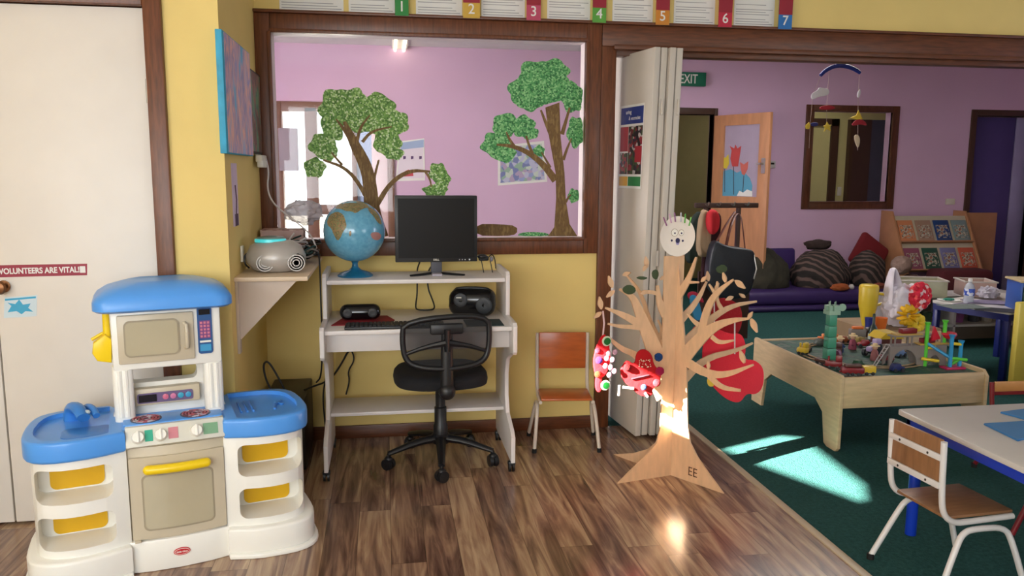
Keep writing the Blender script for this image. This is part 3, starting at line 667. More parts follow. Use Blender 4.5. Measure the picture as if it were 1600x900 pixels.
# ------------------------------------------------------------------ office chair
oc = thing('office_chair', 'black office chair with mesh back turned towards the desk', 'office chair', (.25, 3.80, 0), math.radians(3))
R5 = .265
for k in range(5):
    a = math.radians(-96+72*k); ca, sa = math.cos(a), math.sin(a)
    g = MB(); g.tube([(0.03*ca, .03*sa, .125), (.12*ca, .12*sa, .118), (R5*ca, R5*sa, .078)], [.026, .022, .015], 10, smooth_path=1, flat=.8)
    arm = obj('base_arm', g, black_plastic, oc)
    g = MB(); T = Matrix.Translation((R5*ca, R5*sa, .029)) @ Matrix.Rotation(a+.6, 4, 'Z') @ Matrix.Rotation(PI/2, 4, 'Y')
    g.lathe([(.008, -.024), (.027, -.022), (.029, -.012), (.027, -.003), (.01, -.002), (.01, .002), (.027, .003), (.029, .012), (.027, .022), (.008, .024)], 18, T)
    g.ball((R5*ca, R5*sa, .052), .021, (1, 1, .8), 8); g.tube([(R5*ca, R5*sa, .05), (R5*ca, R5*sa, .08)], .007, 8)
    obj('castor', g, black_plastic, oc)
g = MB(); g.lathe([(.04, .1), (.045, .14), (.036, .15), (.036, .19), (.03, .2), (.03, .28), (.024, .285), (.024, .39), (.03, .4)], 20); obj('gas_lift', g, black_plastic, oc)
g = MB(); g.box(-.08, .08, -.1, .09, .385, .415, .008); g.tube([(.06, .0, .398), (.19, -.03, .388)], .006); obj('seat_plate', g, black_plastic, oc)
g = MB(); so_ = smooth2([(-.2, -.19), (0, -.225), (.2, -.19), (.235, 0), (.2, .2), (0, .22), (-.2, .2), (-.235, 0)], 3)
sc_ = lambda k, dx=0: [(x*k, y*k) for x, y in so_]
g = dome([sc_(.9), sc_(.985), sc_(1), sc_(.985), sc_(.93), sc_(.8), sc_(.4)], [.413, .42, .44, .458, .472, .476, .473]); obj('seat', g, black_fabric, oc, angle=60)
g = MB(); g.tube([(0, -.02, .398), (0, -.19, .392), (0, -.262, .42), (0, -.268, .5), (0, -.262, .7)], [.026, .028, .03, .03, .026], 12, smooth_path=2, flat=.6)
g.ball((0, -.268, .43), .032, (1.2, 1, 1.2), 10); obj('back_post', g, black_plastic, oc)
# mesh back: curved rounded frame
def backpt(x, z): return Vector((x, -.235-.035+.22*(x*x)/.08*.18, z))
outl = smooth2([(-.19, .765), (.19, .785), (.2, .67), (.185, .575), (.12, .545), (0, .535), (-.12, .545), (-.185, .575), (-.2, .67)], 2)
loop = [backpt(x, z) for x, z in outl]; loop.append(loop[0]); loop.append(loop[1])
g = MB(); g.tube(loop, .013, 10, caps=False); bf = obj('back_frame', g, black_plastic, oc)
g = MB(); n = 18; vs = []; fs = []
for (x, z) in outl: vs.append(backpt(x*.98, .66+(z-.66)*.98))
vs.append(backpt(0, .66)); 
rings = [1, .75, .5, .25]; vs = []
for k in rings:
    for (x, z) in outl: vs.append(backpt(x*k, .66+(z-.66)*k))
m_ = len(outl)
for i in range(3):
    for j in range(m_): fs.append([i*m_+j, i*m_+(j+1) % m_, (i+1)*m_+(j+1) % m_, (i+1)*m_+j])
vs.append(backpt(0, .66)); fs += [[3*m_+j, 3*m_+(j+1) % m_, 4*m_] for j in range(m_)]
g.add(vs, fs)
def mesh_fabric():
    m = bpy.data.materials.new('black_mesh_fabric'); m.use_nodes = True; N = m.node_tree.nodes; L = m.node_tree.links; b = N['Principled BSDF']
    b.inputs['Base Color'].default_value = (.012, .012, .014, 1); b.inputs['Roughness'].default_value = .8; b.inputs['Alpha'].default_value = .72
    return m
obj('back_mesh', g, mesh_fabric(), bf)
g = MB()
for s in (-1, 1): g.tube([backpt(0, .66)+Vector((0, -.01, 0)), backpt(s*.1, .64), backpt(s*.18, .61)], [.016, .01, .008], 8, smooth_path=1)
g.box(-.075, .075, -.278, -.25, .695, .745, .01); g.tube([(0, -.268, .62), (0, -.268, .72)], .03, 12, flat=.5)
obj('back_brace', g, black_plastic, bf)

# ------------------------------------------------------------------ children's chairs
def kid_chair(label, loc, rz, wood, frame_m, group=None, w=.27, d=.27, hs=.27, hb=.565, splay=.045, tr=.0105):
    """faces +x in its own frame; w across (y), d deep (x)"""
    t = thing('child_chair', label, 'chair', loc, rz, group)
    for s in (-1, 1):
        y = s*w/2
        g = MB(); g.tube([(-.035, y, hb), (-.028, y, hs+.09), (-.015, y, hs+.02), (.03, y, hs-.012), (.09, y, hs-.012), (d, y, hs-.008)], tr, 12, smooth_path=2); obj('side_tube', g, frame_m, t)
        y2 = s*(w/2+.012)
        g = MB(); g.tube([(-splay, y2+s*.03, .012), (.03, y2+s*.006, hs-.09), (.06, y2, hs-.04), (.12, y2, hs-.034), (d-.04, y2, hs-.04), (d-.01, y2+s*.006, hs-.09), (d+splay, y2+s*.02, .012)], tr, 12, smooth_path=2); lg = obj('leg', g, frame_m, t); lg['label'] = 'hoop forming a front and a rear leg'
        g = MB()
        for q in ((-splay, s*.03), (d+splay, s*.02)): obj('foot_cap', MB().tube([(q[0], y2+q[1], 0), (q[0], y2+q[1], .022)], tr*1.25, 12), rubber, lg)
    g = MB(); g.box(.0, d+.005, -w/2+.004, w/2-.004, hs, hs+.012, .004); obj('seat', g, wood, t)
    g = MB(); nn = 10
    pts = [(-.037-.0+.012*(1-(2*k/nn-1)**2)*0, -w/2+.004+(w-.008)*k/nn) for k in range(nn+1)]
    g.box(-.036, -.024, -w/2+.009, w/2-.009, hs+.115, hb+.004, .004, M=Matrix.Translation((0, 0, 0))); obj('backrest', g, wood, t)
    g = MB()
    for z in (hs+.125, hb-.055): g.box(-.045, -.037, -w/2, w/2, z-.011, z+.011, .002)
    obj('back_rail', g, frame_m, t)
    g = MB()
    for z in (hs+.125, hb-.055):
        for y in (-w*.27, w*.27): g.ball((-.046, y, z), .0045, (.5, 1, 1), 6)
    obj('rivet', g, mat('dark_rivet', (50, 40, 36), .5), t)
    return t
orange_ply = mat('orange_varnished_ply', (190, 98, 46), .28, var=.15, vscale=10, stretch=(1, 1, 5))
brown_ply = mat('brown_varnished_ply', (146, 104, 70), .35, var=.18, vscale=10, stretch=(1, 6, 1))
# the wall chair faces the camera
kid_chair('small child chair with orange plywood back standing against the yellow wall', (.922, 4.075, 0), math.radians(-96), orange_ply, mat('cream_enamelled_steel', (214, 200, 184), .3), w=.27, d=.2, hs=.262, hb=.57, splay=.035, tr=.0095)
kid_chair('small white framed child chair with brown plywood seat drawn up to the white table', (1.825, 2.40, 0), math.radians(4), brown_ply, white_metal, w=.25, d=.265, hs=.275, hb=.55, splay=.05)
# red framed chair under the table and one beyond it
red_steel = mat('dark_red_enamel', (130, 30, 40), .35)
kid_chair('dark red framed child chair pushed under the far side of the white table', (2.72, 2.45, 0), math.radians(178), mat('tan_ply', (176, 120, 74), .4, var=.15), red_steel, w=.27, d=.27, hs=.275, hb=.44, splay=.05)
kid_chair('red framed child chair with orange tan plywood back behind the white table', (3.02, 3.3, 0), math.radians(-92), mat('light_orange_ply', (196, 140, 82), .4, var=.15), red_steel, w=.3, d=.25, hs=.27, hb=.43, splay=.05)

# ------------------------------------------------------------------ white table in front
t = thing('classroom_table', 'low white topped classroom table with a bright blue steel frame in the right foreground', 'table', (2.6, 2.2, 0))
blue_steel = mat('bright_blue_steel', (24, 62, 190), .3)
g = MB(); g.prism(rrect(1.975, 3.2, 1.7, 2.775, .02), .485, .505, bev=.003); obj('tabletop', g, mat('white_table_laminate', (214, 208, 202), .4), t, True)
g = MB(); g.box(2.0, 2.025, 1.73, 2.745, .44, .485, .003); g.box(3.15, 3.175, 1.73, 2.745, .44, .485, .003); g.box(2.0, 3.175, 2.72, 2.745, .44, .485, .003); g.box(2.0, 3.175, 1.73, 1.755, .44, .485, .003); obj('frame', g, blue_steel, t, True)
for x, y in ((2.045, 2.73), (3.13, 2.73), (2.045, 1.77), (3.13, 1.77)):
    g = MB(); g.tube([(x, y, 0), (x, y, .45)], .021, 20); obj('leg', g, blue_steel, t, True)
for i, (pts, lb) in enumerate([([(1537, 664), (1605, 660), (1640, 678), (1590, 690)], 'blue paper folder on the white table, the nearer of two'), ([(1563, 646), (1610, 640), (1650, 655), (1618, 661)], 'blue paper folder on the white table, the farther of two')]):
    z = .505; P4 = [onZ(x, y, z) for x, y in pts]; c_ = sum(P4, Vector())/4
    f_ = thing('folder', lb, 'folder', (c_.x, c_.y, z), 0, None)
    g = MB(); g.prism([(p.x, p.y) for p in P4], z+.0002, z+.006, bev=.001); obj('cover', g, mat('blue_card', (56, 116, 172), .6), f_, True)
    g = MB(); g.prism([(p.x*.98+c_.x*.02, p.y*.98+c_.y*.02) for p in P4], z+.006, z+.0075); obj('front_flap', g, mat('blue_card_light', (66, 126, 180), .6), f_, True)
# ------------------------------------------------------------------ corner shelf and what stands on it
t = thing('corner_shelf', 'cream wall shelf on a triangular bracket in the corner', 'shelf', (-.47, 3.8, .97))
g = MB(); g.prism([(XR, 3.40), (-.325, 3.40), (-.325, 4.195), (XR, 4.195)], .966, .984, bev=.002); obj('shelf_board', g, mat('cream_shelf_board', (214, 190, 160), .45, var=.05), t, True)
g = MB(); g.prism([(XR+.001, .966), (-.37, .966), (-.605, .72), (XR+.001, .72)], -3.445, -3.427, XZ); obj('bracket', g, mat('cream_bracket_paint', (205, 186, 168), .5), t, True)
g = MB(); g.box(XR, XR+.012, 3.41, 3.45, .66, .966, .002); obj('cleat', g, MATS['cream_bracket_paint'], t, True)
# cd player
t = thing('cd_player', 'rounded silver grey portable player with a turquoise lit top on the corner shelf', 'music player', (-.475, 3.6, .984))
silver = mat('silver_grey_plastic', (176, 170, 164), .35, .2)
g = MB(); g.lathe([(.06, 0), (.1, .008), (.128, .035), (.13, .06), (.11, .095), (.075, .112), (.02, .118)], 36, Matrix.Translation((-.475, 3.6, .984)) @ Matrix.Diagonal((.98, .8, 1.2, 1))); obj('body', g, silver, t, True, angle=60)
g = MB(); g.lathe([(.0, .108), (.062, .108), (.064, .118), (.055, .13), (.02, .135)], 28, Matrix.Translation((-.495, 3.6, 1.005)) @ Matrix.Diagonal((1, .8, 1, 1))); ld = obj('lid', g, mat('grey_green_plastic', (110, 128, 120), .3), t, True)
g = MB(); g.lathe([(.052, .109), (.067, .110), (.066, .122), (.052, .124)], 28, Matrix.Translation((-.495, 3.59, 1.005)) @ Matrix.Diagonal((1, .8, 1, 1))); obj('light_ring', g, mat('turquoise_lit_ring', (70, 205, 210), .3, emit=.45), ld, True)
for x, r in ((-.54, .034), (-.41, .034)):
    g = MB(Matrix.Translation((x+.03, 3.6-.088, 1.03)) @ Matrix.Rotation(PI/2, 4, 'X')); 
    for rr in (r, r*.7, r*.4): g.lathe([(rr-.002, -.01), (rr-.002, .006), (rr+.002, .006), (rr+.002, -.01)], 24)
    obj('speaker_ring', g, silver, t, True)
g = MB(); g.tube([(-.58, 3.6, 1.07), (-.605, 3.59, 1.06), (-.605, 3.58, 1.02), (-.59, 3.6, 1.0)], .004, 8, smooth_path=2); obj('carry_loop', g, black_plastic, t, True)
g = MB(); g.tube([(-.4, 3.54, 1.06), (-.36, 3.55, 1.06), (-.345, 3.54, 1.03), (-.37, 3.52, 1.005)], .004, 8, smooth_path=2); g.ball((-.375, 3.535, 1.06), .008); obj('jack_lead', g, black_plastic, t, True)
# tangle of leads
def lead(name, label, pts, r, m, group=None, cat='cable', sp=3):
    t_ = obj(name, MB().tube(pts, r, 8, smooth_path=sp), m); tag(t_, label, cat, group); return t_
random.seed(3)
dark_lead = mat('dark_cable_sheath', (26, 26, 30), .5); teal_lead = mat('dark_teal_cable', (24, 60, 62), .5); pale_lead = mat('pale_cable_sheath', (205, 198, 200), .45); grey_lead = mat('grey_cable_sheath', (150, 140, 135), .5)
for k in range(9):
    cx, cy = -.40+random.uniform(-.05, .06), 3.93+random.uniform(-.12, .12)
    pts = []
    for j in range(9):
        a = j*PI/2.3+k; rr = random.uniform(.03, .085); pts.append((min(max(cx+rr*math.cos(a), XR+.02), -.31), cy+rr*math.sin(a)*1.1, .984+.008+k*.011+.012*math.sin(j*1.7+k)+(.03 if j % 3 == 0 else 0)))
    m_ = [dark_lead, teal_lead, dark_lead, grey_lead, teal_lead, pale_lead, dark_lead, teal_lead, pale_lead][k]
    lead('cable_coil', ['lowest black lead', 'lowest dark teal lead', 'second black lead from the bottom', 'grey lead', 'middle dark teal lead', 'lower pale lead', 'topmost black lead', 'topmost dark teal lead', 'topmost pale lead'][k]+' coiled in the tangle on the corner shelf', pts, .0042, m_, 'leads tangled on the corner shelf')
# letter box, clear bag
t = thing('storage_box', 'small pinkish patterned cardboard box behind the tangled leads', 'box', (-.5, 4.1, .984))
g = MB(); g.box(-.605, -.40, 4.04, 4.17, .984, 1.135, .003); obj('carton', g, multi('faded_print_card', [(176, 140, 130), (196, 160, 150), (150, 110, 105), (205, 180, 172)], 40, .7), t, True)
g = MB(); g.box(-.6, -.405, 4.036, 4.041, 1.09, 1.13); obj('lid_flap', g, mat('faded_pink_card', (190, 160, 155), .7), t, True)
g = MB(); g.blob((-.40, 4.08, 1.215), .075, (1.15, .6, .75), .35, 2.5, 4); g.v = [Vector((v.x, min(v.y, 4.195), max(v.z, .986))) for v in g.v]
tag(obj('plastic_bag', g, mat('crumpled_clear_plastic', (190, 178, 184), .35, alpha=.75)), 'crumpled pale plastic bag on top of the patterned box', 'bag')
# return wall: canvas, picture, strip, sockets
def rw(x, y, X=XR+.01): return onX(x, y, X)
t = thing('painted_canvas', 'turquoise edged painted canvas on the narrow yellow return wall', 'painting', (XR, 3.5, 1.7))
a0, a1 = rw(332, 238, XR+.012).y, rw(381, 238, XR+.03).y
g = MB(); g.box(XR+.001, XR+.026, 3.235, 3.86, 1.485, 1.945, .003); obj('canvas', g, mat('turquoise_paint', (58, 160, 196), .6, var=.15, vscale=20), t, True)
g = MB(); g.box(XR+.026, XR+.0275, 3.27, 3.86, 1.49, 1.94); obj('painting_face', g, multi('swirly_pink_blue_paint', [(120, 180, 225), (180, 190, 225), (235, 190, 190), (244, 196, 184), (160, 160, 215), (240, 190, 186), (150, 150, 200), (225, 180, 195), (120, 190, 230)], 3, .6, 'noise', (1, 3, .9)), t, True)
t = thing('framed_picture', 'dark green and brown picture behind the turquoise canvas', 'picture', (XR, 4.0, 1.7))
g = MB(); g.box(XR+.001, XR+.02, 3.88, 4.19, 1.50, 1.885, .003); obj('board', g, mat('dark_picture_board', (48, 40, 38), .5), t, True)
g = MB(); g.box(XR+.02, XR+.0215, 3.89, 4.18, 1.51, 1.875); obj('picture_face', g, multi('dark_garden_print', [(60, 100, 76), (130, 84, 74), (96, 80, 76), (160, 110, 90), (60, 130, 110), (110, 150, 110)], 9, .5, 'noise', (1, 1.5, 1)), t, True)
t = thing('paper_strip', 'narrow lilac paper strip pinned under the turquoise canvas', 'paper strip', (XR, 3.5, 1.3))
g = MB(); g.box(XR+.0005, XR+.002, 3.44, 3.565, 1.19, 1.45); obj('paper', g, mat('lilac_paper', (216, 196, 220), .7, var=.1), t, True)
g = MB(); g.box(XR+.002, XR+.003, 3.48, 3.55, 1.19, 1.24, .0); g.tube([(XR+.003, 3.5, 1.24), (XR+.003, 3.52, 1.30), (XR+.003, 3.5, 1.36)], .003, 6); obj('motif', g, mat('dark_plum_print', (84, 56, 84), .7), t, True)
t = thing('wall_socket', 'white wall socket with plugs on the return wall beside the window', 'socket', (XR, 4.1, 1.5))
g = MB(); g.box(XR+.001, XR+.012, 3.56, 3.60, 1.03, 1.10, .003)
tag(obj('light_switch', g, mat('white_switch_plastic', (222, 216, 200), .35)), 'small pale wall switch above the corner shelf', 'switch')
p = rw(412, 240, XR+.02)
g = MB(); g.box(XR+.001, XR+.013, 4.07, 4.195, 1.475, 1.575, .004); obj('plate', g, MATS['white_switch_plastic'], t, True)
t2 = thing('plug_adaptor', 'row of white plugs in the socket beside the window', 'plug', (XR+.03, 4.1, 1.48))
g = MB(); g.box(XR+.013, XR+.045, 4.0, 4.15, 1.46, 1.495, .006); obj('adaptor_body', g, MATS['white_switch_plastic'], t2, True)
for k in range(3): 
    g = MB(); g.box(XR+.02+.004*k, XR+.05, 4.0+k*.05, 4.03+k*.05, 1.435, 1.47, .006); obj('plug', g, mat('plug_white', (226, 222, 214), .35), t2, True)
lead('power_cable', 'pale cable hanging from the plugs down to the tangled leads', [(XR+.045, 4.12, 1.48), (XR+.06, 4.1, 1.42), (XR+.05, 4.08, 1.33), (XR+.08, 4.05, 1.26), (-.45, 4.02, 1.19), (-.36, 3.98, 1.12), (-.33, 3.95, 1.05)], .004, pale_lead)
lead('power_cable', 'dark cable dropping off the shelf edge beside the desk', [(-.36, 3.9, 1.05), (-.318, 3.9, 1.04), (-.312, 3.88, .98), (-.31, 3.85, .8), (-.312, 3.9, .6), (-.33, 4.0, .4), (-.36, 4.05, .36)], .004, dark_lead)
# dark computer tower on the floor in the corner
t = thing('computer_tower', 'dark computer case on the floor in the corner behind the play kitchen', 'computer', (-.48, 3.95, 0))
g = MB(); g.box(-.585, -.395, 3.78, 4.2, .0, .345, .006); obj('case', g, mat('dark_brown_case', (38, 31, 28), .45), t, True)
g = MB(); g.box(-.578, -.402, 3.772, 3.782, .01, .335, .003); obj('front_cover', g, mat('near_black_case', (30, 26, 26), .4), t, True)
lead('power_cable', 'black cable looping up above the dark computer case', [(-.55, 3.9, .347), (-.585, 3.9, .42), (-.595, 3.9, .50), (-.57, 3.9, .515), (-.53, 3.9, .44), (-.49, 3.9, .35)], .005, dark_lead)
lead('power_cable', 'black cable from the dark computer case along the wall under the desk', [(-.41, 3.95, .349), (-.38, 3.98, .355), (-.30, 4.15, .34), (-.24, 4.18, .42), (-.2, 4.18, .50), (-.1, 4.18, .55), (0, 4.17, .62), (.02, 4.17, .69)], .005, dark_lead)
lead('power_cable', 'thin black cable hanging to the floor beside the desk leg', [(-.32, 4.15, .36), (-.34, 4.15, .26), (-.33, 4.13, .12), (-.315, 4.1, .006)], .004, dark_lead)
lead('power_cable', 'short black cable crossing behind the desk apron', [(-.24, 4.18, .60), (-.19, 4.18, .50), (-.17, 4.18, .44), (-.21, 4.18, .38), (-.2, 4.18, .33), (-.22, 4.15, .262)], .004, dark_lead)

# ------------------------------------------------------------------ on the desk
t = thing('globe', 'blue world globe on a turquoise stand at the left of the desk', 'globe', (-.15, 3.95, .913))
gc = Vector((-.15, 3.95, 1.133)); GR = .148
def globe_mat():
    m = bpy.data.materials.new('globe_print'); m.use_nodes = True; N = m.node_tree.nodes; L = m.node_tree.links; b = N['Principled BSDF']
    b.inputs['Roughness'].default_value = .22; b.inputs['Coat Weight'].default_value = .4
    tc = N.new('ShaderNodeTexCoord'); n = N.new('ShaderNodeTexNoise'); n.inputs['Scale'].default_value = 60; n.inputs['Detail'].default_value = 3
    L.new(tc.outputs['Object'], n.inputs['Vector']); r = N.new('ShaderNodeValToRGB')
    r.color_ramp.elements[0].position = .3; r.color_ramp.elements[0].color = (*lin((92, 158, 190)), 1); r.color_ramp.elements[1].position = .75; r.color_ramp.elements[1].color = (*lin((112, 176, 204)), 1)
    L.new(n.outputs[0], r.inputs[0]); L.new(r.outputs[0], b.inputs['Base Color']); return m
sph = MB(Matrix.Translation(gc)); sph.ball((0, 0, 0), GR, n=28); ball_ = obj('sphere', sph, globe_mat(), t, True, angle=80)
# continents drawn as slightly raised patches, traced on the sphere
def on_sphere(px, py, r):
    d = ray(px, py).normalized(); o = Vector((0, 0, CAM_H))-gc; b_ = o.dot(d); c_ = o.length_squared-r*r; dd = b_*b_-c_
    if dd < 0: 
        q = o-d*b_; return (q.normalized()*r)+gc
    return Vector((0, 0, CAM_H))+d*(-b_-math.sqrt(dd))
def land(name, pix, m, off=.0007):
    bm = bmesh.new(); q = smooth2(pix, 1)
    vs = [bm.verts.new((x, y, 0)) for x, y in q]; bm.faces.new(vs); bmesh.ops.triangulate(bm, faces=bm.faces[:])
    bmesh.ops.subdivide_edges(bm, edges=bm.edges[:], cuts=3, use_grid_fill=True); bmesh.ops.triangulate(bm, faces=bm.faces[:])
    for v in bm.verts: v.co = on_sphere(v.co.x, v.co.y, GR+off)
    g = MB(); g.addbm(bm); return obj(name, g, m, ball_, True, angle=80)
landm = multi('globe_land_print', [(120, 112, 84), (150, 140, 96), (96, 104, 74), (168, 128, 92), (130, 132, 90)], 60, .35, 'noise')
land('africa', [(510, 350), (514, 337), (525, 330), (536, 334), (540, 345), (542, 354), (536, 362), (532, 372), (527, 377), (521, 366), (518, 357)], landm)
land('eurasia', [(522, 326), (530, 318), (545, 313), (560, 314), (572, 318), (578, 324), (566, 326), (556, 334), (549, 330), (540, 330), (532, 326)], landm)
land('asian_coast', [(574, 322), (586, 328), (594, 340), (597, 352), (590, 348), (584, 338), (576, 330)], landm)
land('australia', [(578, 364), (590, 362), (597, 368), (592, 376), (582, 374)], mat('globe_rose_land', (176, 128, 120), .35))
land('island', [(545, 362), (549, 360), (549, 368), (546, 370)], landm)
teal_st = mat('turquoise_stand_plastic', (28, 104, 142), .3)
g = MB(Matrix.Translation((-.15, 3.95, .913))); g.lathe([(.084, 0), (.086, .006), (.07, .018), (.03, .03), (.016, .045), (.013, .06), (.018, .072), (.03, .078), (.012, .084)], 32); obj('stand', g, teal_st, t, True, angle=50)
# monitor
t = thing('monitor', 'black flat screen monitor on a splayed stand on the raised desk shelf', 'monitor', (.247, 3.96, .913))
g = MB(); g.box(.045, .449, 3.945, 3.985, .978, 1.304, .004); sc = obj('casing', g, black_plastic, t, True)
g = MB(); g.box(.060, .434, 3.9425, 3.946, .998, 1.29); obj('screen', g, mat('black_screen', (14, 12, 12), .4, spec=.2), sc, True)
g = MB(); g.box(.1, .39, 3.985, 4.02, 1.02, 1.26, .01); obj('rear_housing', g, black_plastic, sc, True)
g = MB(); g.text('DELL', .013, PM((.245, 3.9440, .988), (1, 0, 0), (0, 0, 1)), .0008, bold=.0004); obj('maker_mark', g, chrome, sc, True)
g = MB()
for k in range(4): g.ball((.36+k*.014+.008*(k == 3), 3.944, .988), .0028 if k < 3 else .0042, n=6)
obj('control_buttons', g, mat('button_glow', (225, 225, 230), .3), sc, True)
g = MB(); g.box(.22, .275, 3.975, 4.0, .915, 1.08, .005); obj('neck', g, mat('grey_stand_plastic', (84, 84, 92), .35), t, True)
g = MB(); g.box(.222, .272, 3.90, 4.0, .913, .922, .002); obj('base_plate', g, mat('pale_grey_stand', (168, 160, 172), .35), t, True)
for s in (-1, 1):
    g = MB(); g.tube([(.247+s*.028, 3.97, .919), (.247+s*.07, 3.93, .919), (.247+s*.13, 3.885, .919)], [.012, .012, .009], 12, flat=.5); obj('stand_foot', g, black_plastic, t, True)
lead('monitor_cable', 'black cable from the monitor dropping behind the raised shelf', [(.19, 4.03, 1.03), (.165, 4.05, .96), (.155, 4.13, .91), (.158, 4.13, .80), (.145, 4.1, .73), (.15, 4.05, .72), (.22, 4.05, .719), (.245, 4.07, .724), (.235, 4.12, .76), (.21, 4.13, .82), (.21, 4.13, .92), (.27, 4.05, .98)], .004, dark_lead, sp=3)
# little gadget with lead right of the monitor
t = thing('webcam', 'small black gadget on thin legs at the right end of the raised desk shelf', 'gadget', (.50, 4.0, .913))
g = MB(); g.box(.462, .512, 3.98, 4.02, .975, 1.0, .008); g.ball((.478, 3.985, .998), .018, (1.4, 1, .7), 8); obj('body', g, black_plastic, t, True)
g = MB(); g.ball((.526, 3.99, .985), .014, (.7, 1, 1), 8); obj('lens', g, mat('lens_grey', (120, 115, 125), .15), t, True)
g = MB(); 
for x in (.475, .52): g.tube([(x, 4.0, .98), (x+.012, 3.99, .915)], .0025, 6)
g.tube([(.51, 4.0, .99), (.53, 4.0, 1.01), (.545, 4.0, .985), (.548, 3.99, .935)], .003, 6, smooth_path=2); obj('leg', g, black_plastic, t, True)
# red mat, small radio, keyboard, boombox, mouse pad
tag(obj('desk_mat', MB().prism([(-.255, 3.70), (.01, 3.70), (.035, 3.80), (.0, 3.92), (-.2, 3.93)], .7152, .719), mat('dark_red_mat', (140, 24, 36), .7)), 'dark red mat under the small black radio', 'mat')
t = thing('radio', 'small oval black radio on the dark red mat', 'radio', (-.125, 3.83, .719))
g = MB(); g.box(-.222, -.03, 3.79, 3.87, .7195, .793, .034, 4); obj('casing', g, black_gloss, t, True, angle=60)
for x in (-.185, -.068):
    g = MB(Matrix.Translation((x, 3.79, .756)) @ Matrix.Rotation(PI/2, 4, 'X')); g.lathe([(.022, -.004), (.022, .002), (.018, .004), (.01, .003)], 22); obj('speaker', g, mat('speaker_mesh_dark', (34, 36, 40), .5), t, True)
t = thing('keyboard', 'black keyboard at the front edge of the desk', 'keyboard', (.0, 3.63, .715))
g = MB(); g.box(-.19, .26, 3.585, 3.70, .715, .728, .004); kb = obj('keyboard_base', g, black_plastic, t, True)
g = MB()
for r_ in range(5):
    for k in range(22): g.box(-.182+k*.0197, -.166+k*.0197, 3.593+r_*.0205, 3.609+r_*.0205, .728, .733, .0015, 1)
obj('keycaps', g, mat('dark_keycap', (36, 34, 38), .5), kb, True)
t = thing('boombox', 'large rounded black boombox at the right of the desk', 'boombox', (.42, 3.9, .715), math.radians(-14))
g = MB(); g.box(-.115, .115, -.07, .07, .0, .135, .05, 5); obj('casing', g, black_gloss, t, angle=60)
g = MB(Matrix.Translation((-.05, -.068, .085)) @ Matrix.Rotation(PI/2, 4, 'X')); g.lathe([(.034, -.006), (.034, .003), (.028, .006), (.01, .002)], 26); obj('speaker', g, mat('speaker_mesh_dark', (34, 36, 40), .5), t)
g = MB(Matrix.Translation((.065, -.068, .06)) @ Matrix.Rotation(PI/2, 4, 'X')); g.lathe([(.04, -.006), (.04, .003), (.034, .006), (.01, .002)], 26); obj('speaker', g, MATS['speaker_mesh_dark'], t)
g = MB(); g.box(-.07, -.045, -.075, -.07, .095, .1); obj('maker_mark', g, chrome, t)
g = MB(); g.tube([(-.09, 0, .12), (-.07, -.01, .138), (.07, -.01, .138), (.09, 0, .12)], .008, 10, smooth_path=2); obj('carry_handle', g, black_plastic, t)
tag(obj('mouse_pad', MB().box(.36, .535, 3.60, 3.76, .7152, .719, .001), mat('dark_teal_pad', (30, 52, 56), .7)), 'dark mouse pad at the right front corner of the desk', 'mouse pad')

# ------------------------------------------------------------------ plywood tree
TC = Vector((1.318, 3.471, 0)); U1 = Vector((-.975, -.223, 0)).normalized(); U2 = Vector((.53, -.848, 0)).normalized()
tree = thing('wooden_tree', 'slotted plywood tree stand with many branches and flared feet', 'wooden tree', tuple(TC))
def onT(px, py, U):
    n = Vector((U.y, -U.x, 0)); d = ray(px, py); o = Vector((0, 0, CAM_H)); s = (TC-o).dot(n)/d.dot(n); q = o+d*s-TC
    return (q.dot(U), max(q.z, 0.0))
def tree_panel(U, trunk, other, branches, leaves, name):
    """one board: its traced half (s > 0), the plainer other half given in metres, and its branches and leaves"""
    Mt = PM(TC, U, (0, 0, 1)); g = MB(); half = [onT(x, y, U) for x, y in trunk]
    sg = 1 if sum(q[0] for q in half) > 0 else -1
    half = [(max(s_*sg, 0)*sg, z) for s_, z in half]
    g.prism(half + [(-sg*s_, z) for s_, z in other[::-1]], -.0045, .0045, Mt)
    sc = TC.y/FPX
    for k, (pts, ws) in enumerate(branches):
        e = .00008*(k+1); g.prism(stroke([onT(x, y, U) for x, y in pts], [w*sc for w in ws]), -.0045+e, .0045-e, Mt)
    for k, (x, y, L_, an) in enumerate(leaves):
        s_, z = onT(x, y, U); a = math.radians(an); r = L_*sc
        lf = [(-.62, 0), (-.3, .2), (0, .27), (.35, .15), (.7, 0), (.35, -.15), (0, -.27), (-.3, -.2)]
        g.prism([(s_+r*(p*math.cos(a)-q_*math.sin(a)), z+r*(p*math.sin(a)+q_*math.cos(a))) for p, q_ in smooth2(lf, 1)], -.004, .004, Mt)
    return obj(name, g, tree_ply, tree, True)
